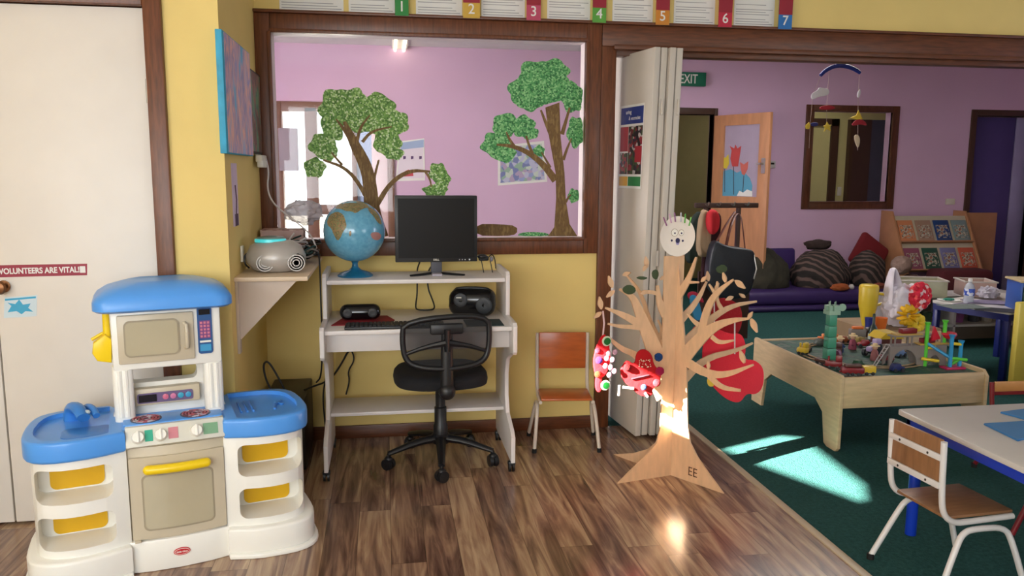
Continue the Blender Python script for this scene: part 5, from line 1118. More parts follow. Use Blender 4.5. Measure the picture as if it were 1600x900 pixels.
# behind the play table: stand with bag, flowers, yellow pieces
YT = 5.0
t = thing('storage_unit', 'low pale wooden cupboard behind the play table', 'cupboard', (3.42, 4.98, 0))
g = MB(); g.box(3.14, 3.66, 4.74, 5.2, .04, .40, .006); obj('carcass', g, mat('pale_wood_cupboard', (150, 124, 92), .5, var=.1), t, True)
g = MB(); g.box(3.15, 3.395, 4.725, 4.74, .06, .385, .003); d_ = obj('door', g, plywood, t, True); g = MB(); g.ball((3.37, 4.715, .24), .012, n=8); obj('knob', g, chrome, d_, True)
g = MB(); g.box(3.405, 3.65, 4.725, 4.74, .06, .385, .003); d_ = obj('door', g, plywood, t, True); g = MB(); g.ball((3.43, 4.715, .24), .012, n=8); obj('knob', g, chrome, d_, True)
g = MB(); g.box(3.15, 3.65, 4.75, 5.19, 0, .04); obj('plinth', g, dk_toy, t, True)
vb = onY(1352, 505, 4.9); 
t = thing('yellow_pitcher', 'tall tapering yellow plastic pitcher behind the play table', 'pitcher', (3.215, 4.9, .40))
g = MB(Matrix.Translation((3.215, 4.9, .40))); g.lathe([(.028, 0), (.036, .03), (.06, .14), (.064, .26), (.06, .275), (.05, .282), (.0, .284)], 28); obj('pitcher_body', g, mat('mustard_yellow_plastic', (208, 178, 48), .35), t, True)
g = MB(); g.tube([(3.27, 4.89, .62), (3.33, 4.88, .615), (3.335, 4.88, .56), (3.265, 4.89, .54)], .009, 8, smooth_path=2); obj('handle', g, mat('mustard_yellow_plastic', (208, 178, 48), .35), t, True)
bagm = mat('white_thin_plastic', (222, 214, 224), .4, bump=.5, bscale=30)
g = MB(); g.blob((3.43, 4.86, .54), .13, (1.0, .6, 1.1), .3, 2.2, 9, 5)
g.v = [Vector((v.x, v.y, max(v.z, .402))) for v in g.v]
for x, h in ((3.37, .16), (3.52, .05)): g.tube([(x-.045, 4.86, .56), (x-.03, 4.86, .62+h), (x+.0, 4.86, .64+h), (x+.06, 4.86, .56)], [.06, .03, .02, .07], 10, smooth_path=2, flat=.35)
tag(obj('plastic_bag', g, bagm), 'crumpled white carrier bag beside the yellow pitcher', 'bag')
rc = onY(1437, 463, 4.80); t = thing('paper_flowers', 'bunch of red and white paper blooms beside the white carrier bag', 'paper flowers', (rc.x, 4.80, .40))
redw = multi('red_white_dots', [(214, 30, 60), (224, 40, 70), (236, 200, 205), (200, 30, 50), (240, 90, 90)], 45, .8)
g = MB(); g.tube([(rc.x, 4.82, .402), (rc.x, 4.82, rc.z)], .02, 10); obj('stem', g, MATS['pale_green_toy_plastic'], t, True)
g = MB()
for k in range(13):
    a_ = 2*PI*k/13; g.ball((rc.x+.06*math.cos(a_), 4.80, rc.z+.07*math.sin(a_)), .03, (1, .7, 1), 8)
for k in range(7):
    a_ = 2*PI*k/7; g.ball((rc.x+.03*math.cos(a_), 4.79, rc.z+.035*math.sin(a_)), .028, n=8)
obj('blooms', g, redw, t, True)
yf = onY(1424, 494, 4.72); t = thing('yellow_flower', 'big curled yellow crepe flower on the low cupboard behind the play table', 'paper flower', (yf.x, 4.76, .40))
yc = mat('yellow_crepe', (236, 184, 24), .6, bump=.3); g = MB()
for k in range(11):
    a_ = 2*PI*k/11; ca, sa = math.cos(a_), math.sin(a_); g.tube([(yf.x+.022*ca, 4.755, yf.z+.022*sa), (yf.x+.05*ca, 4.73, yf.z+.05*sa), (yf.x+.076*ca, 4.765, yf.z+.07*sa)], [.012, .024, .01], 10, smooth_path=1, flat=.5)
obj('petals', g, yc, t, True)
g = MB()
for k in range(8):
    a_ = 2*PI*k/8; g.ball((yf.x+.075+.03*math.cos(a_), 4.75, yf.z-.055+.04*math.sin(a_)), .026, (1, .7, 1), 8)
g.tube([(yf.x+.03, 4.77, .402), (yf.x+.03, 4.77, yf.z)], .014, 8); obj('lower_petals', g, mat('lemon_crepe', (240, 204, 50), .6), t, True)
def cup(x, y, z, r, h): return MB(Matrix.Translation((x, y, z))).lathe([(r*.75, 0), (r, h), (r*.93, h), (r*.68, .006), (0, .006)], 22)
q1, q2 = onZ(1452, 540, .40), onZ(1428, 538, .40)
t = thing('cup', 'orange cup at the front edge of the low cupboard', 'cup', (q1.x, 4.79, .40)); obj('cup_body', cup(q1.x+.03, 4.79, .40, .04, .075), or_toy, t, True)
t = thing('cup', 'dark blue cup beside the orange one on the low cupboard', 'cup', (q2.x, 4.775, .40)); obj('cup_body', cup(q2.x+.0, 4.775, .40, .026, .08), mat('navy_plastic', (36, 44, 120), .4), t, True)

# ------------------------------------------------------------------ second blue table with boxes
t = thing('craft_table', 'white topped table on navy blue legs crowded with boxes and papers', 'table', (4.3, 5.3, 0))
navy = mat('navy_blue_steel', (28, 38, 110), .35)
A = onZ(1455, 470, .5); B = onZ(1578, 489, .5); u = (B-A); u.z = 0; w2 = Vector((-u.y, u.x, 0)).normalized()*.95
Lq = u.length; uu = u.normalized(); ang = math.atan2(uu.y, uu.x); TM = PM((A.x, A.y, 0), uu, w2)
g = MB(TM); g.prism(rrect(0, Lq, 0, .85, .02), .485, .505, bev=.003); obj('tabletop', g, MATS['white_table_laminate'], t, True)
g = MB(TM); g.box(.01, Lq-.01, .01, .03, .44, .485); g.box(.01, Lq-.01, .82, .84, .44, .485); g.box(.01, .03, .03, .82, .44, .485); g.box(Lq-.03, Lq-.01, .03, .82, .44, .485); obj('frame', g, navy, t, True)
for x, y in ((.03, .03), (Lq-.03, .03), (.03, .82), (Lq-.03, .82)):
    g = MB(TM); g.box(x-.02, x+.02, y-.02, y+.02, 0, .44, .006); obj('leg', g, navy, t, True)
def on_t(px, py, z=.505): return onZ(px, py, z)
# clear tubs
for i, (px, py, w, h, m, lb) in enumerate([(1412, 462, .34, .13, mat('cloudy_yellowish_tub', (170, 166, 140), .4, var=.2), 'cloudy plastic tub with a yellowish print at the far end of the craft table'), (1500, 462, .22, .12, mat('cloudy_pinkish_tub', (190, 160, 150), .4, var=.1), 'cloudy pinkish plastic tub in the middle of the craft table')]):
    p = on_t(px+22, py); tb = thing('storage_tub', lb, 'tub', (p.x, p.y, .505), ang+PI/2*0+.9)
    b_ = MB(); b_.box(-w/2, w/2, -.12, .12, 0, h, .012); c_ = MB(); c_.box(-w/2+.006, w/2-.006, -.114, .114, .006, h+.05, .01); obj('tub_body', boolean(b_, [c_]), m, tb)
    g = MB(); g.box(-w/2-.006, w/2+.006, -.126, .126, h-.006, h+.004, .002); q_ = MB(); q_.box(-w/2+.006, w/2-.006, -.114, .114, h-.05, h+.05); obj('rim', boolean(g, [q_]), mat('pale_tub_rim', (200, 192, 184), .4), tb)
    g = MB(); g.blob((0, 0, h*.5), .09, (w*4.2, .9, .45), .3, 3, i+3, 3); g.v = [Vector((max(-w/2+.01, min(w/2-.01, v.x)), max(-.11, min(.11, v.y)), max(.008, min(h*.9, v.z)))) for v in g.v]; obj('tub_contents', g, multi('craft_scraps', [(180, 170, 150), (150, 140, 90), (196, 150, 140), (120, 110, 100)], 30, .8), tb)
p = on_t(1513, 474); t = thing('water_bottle', 'small clear water bottle with a blue label on the craft table', 'bottle', (p.x, p.y, .505))
g = MB(); g.lathe([(.03, 0), (.034, .01), (.032, .05), (.034, .06), (.034, .11), (.026, .135), (.012, .15), (.012, .16), (0, .16)], 22); obj('bottle_body', g, mat('clear_bottle_plastic', (205, 210, 220), .15, alpha=.7), t)
g = MB(); g.lathe([(.0352, .06), (.0352, .108)], 22); obj('bottle_label', g, multi('bottle_label_print', [(40, 70, 170), (60, 90, 190), (210, 215, 230), (30, 60, 150)], 40, .5), t)
g = MB(); g.lathe([(.014, .158), (.014, .178), (0, .179)], 16); obj('cap', g, paper, t)
p = on_t(1482, 470); t = thing('plate', 'white plate with a teal blob on the craft table', 'plate', (p.x, p.y, .505))
g = MB(); g.lathe([(.05, 0), (.075, .008), (.076, .01), (.05, .004), (0, .003)], 28); obj('plate_body', g, paper, t)
g = MB(); g.blob((0, 0, .012), .03, (1.3, 1, .3), .3, 3, 2, 3); obj('teal_dough', g, mat('teal_dough', (40, 130, 110), .7), t)
random.seed(12)
for i, (px, py, nm) in enumerate([(1530, 478, 'striped grey'), (1548, 480, 'white'), (1560, 486, 'dark'), (1540, 474, 'lilac grey'), (1505, 482, 'grey green')]):
    p = on_t(px, py); cl = [(120, 110, 130), (196, 190, 192), (50, 48, 56), (140, 128, 160), (110, 120, 116)][i]
    g = MB(Matrix.Translation((p.x, p.y, .5055+i*.003)) @ Matrix.Rotation(ang+.3*i, 4, 'Z')); g.box(-.14, .14, -.09, .09, 0, .0025)
    tag(obj('paper_sheet', g, mat('paper_'+nm.replace(' ', '_'), cl, .7, var=.15, vscale=30)), '%s paper in the loose stack on the craft table' % nm, 'paper', 'loose papers on the craft table')
p = on_t(1543, 468); g = MB(); g.blob((p.x, p.y, .555), .06, (1.2, .9, .75), .45, 3, 6, 4); g.v = [Vector((v.x, v.y, max(v.z, .52))) for v in g.v]; tag(obj('tissue_bundle', g, mat('pale_grey_tissue', (190, 184, 196), .7)), 'crumpled pale tissue bundle in front of the blue crate', 'tissue')
p = on_t(1592, 490); t = thing('crate', 'blue plastic crate holding a green tray under a cream lid', 'crate', (p.x+.24, p.y+.1, .505), ang+.9)
b_ = MB(); b_.box(-.17, .17, -.12, .12, 0, .2, .008); c_ = MB(); c_.box(-.16, .16, -.13, .11, .03, .17); obj('crate_body', boolean(b_, [c_]), mat('medium_blue_plastic', (50, 90, 170), .4), t)
g = MB(); g.box(-.155, .155, -.118, .108, .031, .14, .006); obj('tray', g, mat('dark_green_tray', (20, 70, 50), .5), t)
g = MB(); g.box(-.18, .18, -.13, .13, .2, .214, .004); g.ball((-.05, 0, .226), .014, n=8); obj('lid', g, mat('cream_plastic_lid', (200, 180, 140), .5), t)
# shelf unit under the craft table
t = thing('low_shelf', 'low grey white shelf unit with toys under the craft table', 'shelf', (4.6, 5.9, 0))
g = MB(); g.box(4.10, 5.3, 5.85, 6.15, .17, .19); g.box(4.10, 5.3, 5.85, 6.15, .41, .43)
for x in (4.10, 4.62, 5.28): g.box(x, x+.02, 5.85, 6.15, 0, .43)
obj('shelf_frame', g, mat('grey_white_shelf', (168, 162, 160), .5), t, True)
g = MB(); g.box(4.12, 5.28, 6.14, 6.15, 0.0, .41); obj('back_board', g, mat('dim_back_board', (110, 96, 86), .6), t, True)
for i, (x, col, kind) in enumerate([(4.2, (70, 60, 50), 'olive brown'), (4.32, (150, 40, 50), 'red'), (4.45, (60, 80, 60), 'dark green'), (4.75, (120, 60, 110), 'plum'), (4.9, (50, 50, 56), 'charcoal'), (5.02, (160, 150, 140), 'pale grey')]):
    tb = thing('toy_tub', '%s toy tub on the low shelf under the craft table' % kind, 'toy tub', (x, 5.97, .19), 0)
    g = MB(); g.lathe([(.04, 0), (.052, .09), (.048, .09), (.037, .006), (0, .006)], 18); obj('tub_body', g, mat('toy_tub_'+kind.replace(' ', '_'), col, .5), tb)
# yellow post and white end panel at the right edge
t = thing('yellow_stand', 'tall yellow plastic stand at the right edge in front of the craft table', 'stand', (4.10, 4.5, 0))
yA = onZ(1588, 612, 0); g = MB(); g.box(yA.x-.05, yA.x+.16, yA.y-.02, yA.y+.03, 0, .60, .01); g.box(yA.x, yA.x+.16, yA.y-.024, yA.y-.02, .35, .36); obj('stand_panel', g, mat('sunny_yellow_panel', (216, 196, 84), .4), t, True)
g = MB(); g.box(yA.x-.09, yA.x+.25, yA.y-.06, yA.y+.07, 0, .03, .008); obj('stand_foot', g, mat('yellow_brown_foot', (170, 150, 80), .5), t, True)
t = thing('white_panel', 'pale wooden end panel of a unit cut by the right edge', 'panel', (3.9, 4.1, 0))
g = MB(); g.box(3.92, 4.25, 4.12, 4.14, 0.0, .5, .003); obj('end_board', g, mat('cream_end_panel', (196, 180, 160), .5), t, True)

# ------------------------------------------------------------------ far room
# purple mats and cushions
pur = mat('purple_vinyl', (46, 28, 78), .5, var=.1)
g = MB(); g.box(3.55, 5.85, 7.6, 8.5, 0, .06, .03, 3); tag(obj('floor_mattress', g, pur), 'long purple floor mattress lying below the far window', 'mattress')
g = MB(); g.box(3.6, 5.8, 7.66, 8.5, .061, .21, .05, 3); tag(obj('floor_mattress', g, mat('purple_vinyl_upper', (50, 31, 84), .5, var=.1)), 'upper purple floor mattress under the beanbags', 'mattress')
g = MB(); g.box(-.28, .28, -.04, .04, 0, .38, .03, 3, M=Matrix.Translation((4.32, 8.44, .2)) @ Matrix.Rotation(-.12, 4, 'X')); tag(obj('cushion', g, mat('purple_cushion', (56, 34, 100), .7)), 'square purple cushion propped against the lilac wall', 'cushion')
olive = mat('dark_olive_fabric', (46, 43, 32), .95, var=.3, bump=.3)
def stripe_mat():
    m = bpy.data.materials.new('brown_striped_fabric'); m.use_nodes = True; N = m.node_tree.nodes; L = m.node_tree.links; b = N['Principled BSDF']; b.inputs['Roughness'].default_value = .9
    tc = N.new('ShaderNodeTexCoord'); w = N.new('ShaderNodeTexWave'); w.bands_direction = 'DIAGONAL'; w.inputs['Scale'].default_value = 7; w.inputs['Distortion'].default_value = 4; w.inputs['Detail'].default_value = 1; w.inputs['Detail Scale'].default_value = .6
    L.new(tc.outputs['Object'], w.inputs[0]); r = N.new('ShaderNodeValToRGB'); r.color_ramp.elements[0].position = .55; r.color_ramp.elements[0].color = (*lin((36, 29, 26)), 1); r.color_ramp.elements[1].position = .8; r.color_ramp.elements[1].color = (*lin((92, 72, 66)), 1)
    L.new(w.outputs[0], r.inputs[0]); L.new(r.outputs[0], b.inputs['Base Color']); return m
def lump(name, label, cat, c, r, sc, m, seed, amp=.2, zmin=.205):
    g = MB(); g.blob(c, r, sc, amp, 1.8, seed, 5); g.v = [Vector((v.x, min(v.y, YF-.02), max(v.z, zmin))) for v in g.v]; return tag(obj(name, g, m, angle=80), label, cat)
lump('beanbag', 'dark olive slumped beanbag beside the open wooden door', 'beanbag', (4.02, 8.05, .32), .25, (1.15, .9, 1.15), olive, 1, .12)
lump('beanbag', 'dark brown striped beanbag heaped in the middle of the mattress', 'beanbag', (4.66, 8.02, .33), .28, (1.15, .9, 1.0), stripe_mat(), 8, .12)
lump('beanbag', 'brown striped beanbag at the right end of the mattress', 'beanbag', (5.2, 7.98, .34), .19, (1.0, .9, 1.3), stripe_mat(), 12, .1)
lump('fabric_bundle', 'dark brown bundle lying on top of the striped beanbags', 'bundle', (4.70, 8.15, .645), .10, (1.5, .8, .6), mat('dark_brown_fabric', (52, 38, 34), .95), 15, .2)
g = MB(); g.box(-.2, .2, -.04, .04, -.2, .2, .035, 3, M=Matrix.Translation((5.45, 8.36, .50)) @ Matrix.Rotation(math.radians(35), 4, 'Y') @ Matrix.Rotation(-.2, 4, 'X')); tag(obj('cushion', g, mat('dark_crimson_fabric', (116, 24, 32), .9)), 'dark crimson cushion tipped on its corner beside the striped beanbag', 'cushion')
g = MB(); g.box(5.86, 6.5, 7.65, 7.95, 0, .40, .06, 3); tag(obj('floor_cushion', g, mat('dark_maroon_fabric', (84, 26, 34), .9)), 'long dark maroon floor cushion below the book display', 'cushion')
lump('soft_toy', 'pale brown round soft toy against the crimson cushion', 'soft toy', (5.48, 7.80, .45), .10, (1.1, .9, 1), mat('taupe_plush', (150, 124, 112), .95, bump=.5), 20, .1)
lump('soft_toy', 'brown soft toy below the pale round one', 'soft toy', (5.60, 7.80, .27), .09, (1.2, .9, .9), mat('brown_plush', (96, 70, 62), .95, bump=.5), 22, .15)
lump('soft_toy', 'small orange soft toy at the front of the mattress', 'soft toy', (4.72, 7.70, .235), .06, (1.7, .9, .7), mat('orange_plush', (150, 76, 36), .95), 25, .15)
lump('soft_toy', 'small reddish brown soft toy near the yellow pitcher on the mattress', 'soft toy', (5.2, 7.75, .235), .045, (1.5, .9, .8), mat('rust_plush', (130, 66, 48), .95), 28, .15)
g = MB(); g.ball((4.86, 7.72, .235), .03, n=10); tag(obj('ball', g, mat('white_ball', (200, 190, 190), .5)), 'little white ball on the purple mattress', 'ball')
# far window frame
struct_f = frame(hx0-.085, hx1+.085, hz0-.085, hz1+.07, .085, .085, .085, .07, YF-.02, YF+.03, 'window_3', mat('dark_timber_far', (92, 52, 34), .4, var=.25, stretch=(4, 4, 1)), 'dark brown timber frame of the far internal window')
g = MB(); g.box(hx0, hx1, YF+.04, YF+.046, hz0, hz1); struct('window_4', g, pane_glass, label='clear pane of the far internal window')
# corridor details seen through it
dk = mat('dark_corridor_timber', (70, 44, 32), .5)
g = MB(); g.box(5.2, 5.28, 10.27, 10.3, 0, 2.16); g.box(6.02, 6.13, 10.27, 10.3, 0, 2.16); g.box(5.2, 6.13, 10.27, 10.3, 2.06, 2.16); struct('trim_7', g, dk, label='dark door frame on the corridor wall')
g = MB(); g.box(6.27, 6.58, 10.22, 10.3, 0, 2.15); struct('door_3', g, dk, label='dark brown door in the corridor'); 
g = MB(); g.box(6.58, 7.1, 10.25, 10.3, 0, 2.15); struct('door_4', g, mat('slate_blue_door', (70, 74, 92), .5), label='slate blue door in the corridor')
g = MB(); g.box(6.17, 6.23, 10.285, 10.3, 1.12, 1.24, .003); tag(obj('switch_plate', g, MATS['white_switch_plastic']), 'pale switch plate on the corridor wall seen through the far window', 'switch')
# doorways of the far wall
g = MB(); g.box(2.93, 3.0, YF-.02, YF+.12, 0, 2.13, .003); g.box(3.62, 3.66, YF-.02, YF+.12, 0, 2.13, .003); g.box(3.0, 3.62, YF-.02, YF+.12, 2.06, 2.13, .003); struct('trim_8', g, dk, label='dark timber frame of the doorway beside the exit sign')
g = MB(); g.box(6.79, 6.86, YF-.02, YF+.12, 0, 2.17, .003); g.box(7.66, 7.73, YF-.02, YF+.12, 0, 2.17, .003); g.box(6.86, 7.66, YF-.02, YF+.12, 2.1, 2.17, .003); struct('trim_9', g, dk, label='dark timber frame of the purple doorway')
g = MB(); g.box(6.87, 7.44, YF+.06, YF+.1, .01, 2.09, .003); d5 = struct('door_5', g, mat('deep_violet_paint', (74, 62, 122), .6), label='deep violet door at the right')
g = MB(); g.box(6.88, 6.9, YF+.045, YF+.06, 1.2, 1.3, .002); obj('latch', g, chrome, d5)
g = MB(); g.box(7.45, 7.655, YF+.06, YF+.1, .01, 2.09, .003); struct('door_6', g, mat('pale_lilac_panel', (150, 142, 180), .6), label='pale lilac strip beside the violet door')
# open wooden door with painted tulips on its glass
H0 = Vector((3.63, YF-.03, 0)); H1 = Vector((3.945, 7.88, 0)); u = (H1-H0); LD = u.length; u.normalize(); DM = PM(H0, u, (0, 0, 1))
door_w = mat('honey_timber_door', (196, 138, 98), .45, var=.12, vscale=6, stretch=(3, 3, .6))
g = MB(); b_ = MB(DM).box(0, LD, .01, 2.045, -.02, .02, .003); c_ = MB(DM).box(.15, LD-.13, 1.17, 1.93, -.1, .1)
dd = struct('door_7', boolean(b_, [c_]), door_w, label='open honey timber door with a tall glass panel')
def onD(px, py, off=0.021):
    n = DM.to_3x3() @ Vector((0, 0, 1)); o = Vector((0, 0, CAM_H)); s_ = (H0-o).dot(n)/ray(px, py).dot(n); q = o+ray(px, py)*s_-H0; return (q.dot(u), q.z)
g = MB(DM).box(.15, LD-.13, 1.17, 1.93, -.004, .004); obj('glass_panel', g, mat('frosted_lilac_glass', (176, 160, 180), .25), dd)
nw = DM.to_3x3() @ Vector((0, 0, 1)); sgn = 1 if nw.dot(Vector((0, 0, CAM_H))-H0) > 0 else -1
def dprism(pts, w0, w1): g = MB(); g.prism([onD(*p) for p in pts], sgn*w0, sgn*w1, DM); return g
t = thing('painted_tulips', 'painted red and yellow tulips over blue water on the glass of the open wooden door', 'window painting', tuple(DM @ Vector((LD/2, 1.2, sgn*.006))))
g = dprism([(1123, 306), (1124, 280), (1130, 268), (1142, 264), (1152, 270), (1160, 266), (1172, 278), (1176, 290), (1174, 306)], .0045, .007); obj('blue_water', g, mat('painted_cyan', (90, 160, 190), .6), t, True)
g = dprism([(1142, 248), (1144, 235), (1141, 228), (1148, 232), (1150, 226), (1153, 232), (1159, 228), (1157, 240), (1154, 260), (1145, 260)], .007, .009); obj('red_tulip', g, mat('painted_red', (196, 70, 70), .6), t, True)
g = dprism([(1158, 262), (1157, 253), (1163, 257), (1170, 252), (1169, 264), (1164, 274), (1160, 272)], .007, .009); obj('coral_tulip', g, mat('painted_coral', (206, 104, 92), .6), t, True)
g = dprism([(1130, 262), (1129, 243), (1134, 247), (1139, 241), (1140, 256), (1136, 264)], .007, .009); obj('yellow_tulip', g, mat('painted_yellow', (214, 190, 60), .6), t, True)
g = MB()
for a_, b_ in (((1147, 260), (1147, 304)), ((1133, 264), (1133, 300)), ((1163, 274), (1161, 304))):
    for_ = [onD(*a_), onD(*b_)]; g.prism([(for_[0][0]-.004, for_[0][1]), (for_[0][0]+.004, for_[0][1]), (for_[1][0]+.004, for_[1][1]), (for_[1][0]-.004, for_[1][1])], sgn*.007, sgn*.0085, DM)
obj('stems', g, mat('painted_dark_stem', (60, 60, 70), .6), t, True)
g = dprism([(1152, 306), (1156, 298), (1162, 301), (1168, 296), (1176, 299), (1176, 307)], .007, .009); obj('white_boat', g, paper, t, True)
g = MB(); q = onD(1183, 256); qv = DM @ Vector((LD-.06, q[1], sgn*.02)); n_ = nw*sgn; g.tube([qv, qv+n_*.05, qv+n_*.05-u*.05], .01, 8); g.prism(rrect(LD-.085, LD-.035, q[1]-.1, q[1]+.06, .01), sgn*.02, sgn*.026, DM); obj('door_handle', g, chrome, dd)
# exit sign, thermostat, switch
e0, e1 = onY(1048, 112, YF-.05), onY(1103, 135, YF-.05)
t = thing('exit_sign', 'green EXIT sign with white letters high on the lilac wall', 'sign', ((e0.x+e1.x)/2, YF-.02, e1.z))
g = MB(); g.box(e0.x-.02, e1.x, YF-.05, YF, e1.z, e0.z, .003); obj('sign_box', g, mat('exit_green', (20, 110, 84), .4), t, True)
g = MB(); xx = onY(1076, 123, YF-.05); g.text('EXIT', .14, PM((xx.x, YF-.051, xx.z-.006), (1, 0, 0), (0, 0, 1)), .001, bold=.001, sx=.72); obj('lettering', g, paper, t, True)
p = onY(1203, 257, YF-.01); g = MB(); g.box(p.x-.07, p.x+.06, YF-.03, YF, p.z-.04, p.z+.04, .006); t = obj('thermostat', g, mat('pale_grey_thermostat', (190, 184, 186), .4)); tag(t, 'small pale thermostat beside the open wooden door', 'thermostat'); g = MB(); g.box(p.x-.0, p.x+.04, YF-.033, YF-.03, p.z, p.z+.018); obj('display', g, MATS['display_dark'], t)
p = onY(1485, 315, YF-.01); g = MB(); g.box(p.x-.06, p.x+.06, YF-.012, YF, p.z-.035, p.z+.035, .003); tag(obj('light_switch', g, MATS['white_switch_plastic']), 'white switch on the lilac wall left of the violet door', 'switch')
p = onY(1188, 380, YF-.01); g = MB(); g.box(p.x-.03, p.x+.04, YF-.05, YF, .42, .75, .004); tag(obj('wall_heater_box', g, mat('pale_box_paint', (190, 180, 190), .5)), 'narrow pale box low on the lilac wall behind the open door', 'box')
# mobile hanging from the ceiling
YM = 5.5
t = thing('hanging_mobile', 'hanging mobile with a blue bow, clouds, stars and red umbrellas', 'mobile', tuple(onY(1312, 100, YM)))
q = [onY(x, y, YM) for x, y in [(1282, 118), (1290, 110), (1302, 104), (1314, 102), (1328, 105), (1337, 109), (1344, 114)]]
g = MB(); g.tube(q, [.012, .014, .015, .016, .015, .014, .012], 10, smooth_path=1); obj('blue_bow', g, mat('royal_blue_foam', (36, 50, 140), .5), t, True)
g = MB(); g.tube([onY(1313, 103, YM), (onY(1313, 103, YM).x, YM, HC)], .0015, 6); 
g.tube([onY(1283, 117, YM), onY(1270, 150, YM), onY(1266, 190, YM), onY(1264, 232, YM)], .0012, 6); g.tube([onY(1343, 113, YM), onY(1341, 150, YM), onY(1340, 235, YM)], .0012, 6); g.tube([onY(1296, 106, YM), onY(1292, 160, YM), onY(1291, 205, YM)], .0012, 6)
obj('thread', g, mat('pale_thread', (190, 170, 160), .7), t, True)
def mob(pix, name, m, th=.01, sm=1): obj(name, blob2(MB(), pix, YM-.004, th, sm), m, t, True)
mob([(1267, 153), (1268, 146), (1276, 142), (1280, 136), (1286, 138), (1294, 138), (1296, 146), (1290, 150), (1280, 151), (1270, 156)], 'cloud', mat('white_felt_cloud', (206, 200, 208), .8))
mob([(1339, 152), (1340, 144), (1344, 138), (1345, 146), (1342, 153)], 'cloud', MATS['white_felt_cloud'])
mob([(1280, 167), (1292, 164), (1304, 166), (1305, 171), (1281, 172)], 'umbrella_top', mat('dim_red_felt', (150, 30, 44), .8))
mob([(1330, 195), (1336, 188), (1344, 186), (1352, 190), (1355, 197), (1344, 194), (1334, 197)], 'umbrella_top', MATS['dim_red_felt'])
starm = mat('mustard_felt', (206, 176, 60), .8)
mob([(1286, 197), (1290, 195), (1292, 190), (1295, 195), (1299, 195), (1296, 199), (1298, 205), (1292, 202), (1287, 206), (1289, 200)], 'star', starm, sm=0)
mob([(1328, 184), (1338, 180), (1341, 172), (1345, 180), (1348, 186), (1338, 187)], 'star', starm, sm=0)
mob([(1258, 196), (1264, 191), (1266, 196), (1264, 202), (1259, 201)], 'star', starm, sm=0)
mob([(1266, 192), (1278, 191), (1278, 197), (1268, 198)], 'blue_felt', mat('navy_felt', (36, 40, 100), .8))
mob([(1334, 214), (1337, 210), (1342, 212), (1344, 220), (1341, 232), (1337, 226)], 'bird', mat('cream_felt', (196, 176, 150), .8))
# book display
t = thing('book_display', 'sloped wooden book display with two rows of picture books', 'book display', (5.9, 7.9, 0))
bd_w = mat('tan_display_ply', (168, 118, 82), .5, var=.08)
YBD = 8.05
L0 = onY(1414, 412, YBD); L1 = onY(1428, 338, YBD)
bx0, bx1 = L0.x, onY(1530, 420, YBD).x; 
side = [(YBD-.12, .0), (YBD+.5, .0), (YBD+.5, 1.0), (YBD+.30, 1.0), (YBD-.06, .32)]
for x in (bx0, bx1): g = MB(); g.prism(side, x, x+.02, YZ, bev=.002); obj('side_board', g, bd_w, t, True)
sl = PM((bx0+.02, YBD+.0, .36), (1, 0, 0), Vector((0, .33, .64)))
W_ = bx1-bx0-.02
for k in range(2):
    g = MB(sl); g.box(0, W_, -.02+k*.34, .32+k*.34, -.012, 0); obj('sloped_board', g, mat('pale_display_board', (182, 172, 150), .5), t, True)
    g = MB(sl); g.box(0, W_, -.02+k*.34, -.005+k*.34, 0, .05); obj('ledge', g, bd_w, t, True)
bk = [[(190, 120, 80), (150, 120, 100), (30, 60, 110), (110, 130, 130)], [(130, 70, 90), (30, 70, 56), (110, 110, 150), (180, 84, 60)]]
nm_ = [['orange brown', 'grey brown', 'dark blue', 'grey green'], ['mauve', 'dark green', 'lilac grey', 'rust red']]
for r_ in range(2):
    for k in range(4):
        w_ = W_/4; x0_ = .02+k*w_; row = 1-r_
        c0 = sl @ Vector((x0_+w_*.42, row*.34, .012))
        b = thing('picture_book', '%s picture book %s in the %s row of the book display' % (nm_[r_][k], ['leftmost', 'second from the left', 'third from the left', 'rightmost'][k], ['upper', 'lower'][r_]), 'book', tuple(c0), 0, 'picture books on the display')
        g = MB(sl); g.box(x0_, x0_+w_*.84, row*.34-.003, row*.34+.26, .002, .012, .001); obj('cover', g, mat('book_cover_'+nm_[r_][k].replace(' ', '_'), tuple(min(255, int(v*1.05)) for v in bk[r_][k]), .5), b, True)
        g = MB(sl); g.box(x0_+.02, x0_+w_*.84-.02, row*.34+.04, row*.34+.2, .012, .013); obj('cover_picture', g, multi('book_picture_%d' % (r_*4+k), [tuple(int(v*q) for v in bk[r_][k]) for q in (.5, 1.2, .8)]+[(200, 190, 170), (60, 70, 60), (180, 90, 60)], 24, .5, 'noise'), b, True)
g = MB(); g.box(bx1+.022, bx1+.42, YBD+.3, YBD+.33, 0, .98, .003); tag(obj('display_board', g, bd_w), 'plain brown board standing at the right of the book display', 'board')
# coat stand with bags and coats
t = thing('coat_stand', 'dark wooden coat rail half hidden behind the plywood tree', 'coat stand', (2.75, 6.2, 0))
dwood = mat('dark_brown_wood', (66, 42, 34), .5, var=.2)
g = MB(); g.box(2.48, 3.02, 6.18, 6.22, 1.14, 1.18, .006); obj('rail', g, dwood, t, True)
for x in (2.56, 2.84):
    g = MB(); g.box(x, x+.03, 6.18, 6.22, .02, 1.14, .004); obj('post', g, dwood, t, True)
    g = MB(); g.box(x-.0, x+.03, 6.0, 6.4, 0, .03, .004); obj('foot', g, dwood, t, True)
g = MB(); g.box(2.53, 2.98, 6.19, 6.21, .05, .62); obj('lower_board', g, dwood, t, True)
for x in (2.56, 2.66, 2.78, 2.90):
    g = MB(); g.tube([(x, 6.18, 1.165), (x, 6.12, 1.16), (x, 6.11, 1.19)], .006, 8, smooth_path=1); obj('hook', g, chrome, t, True)
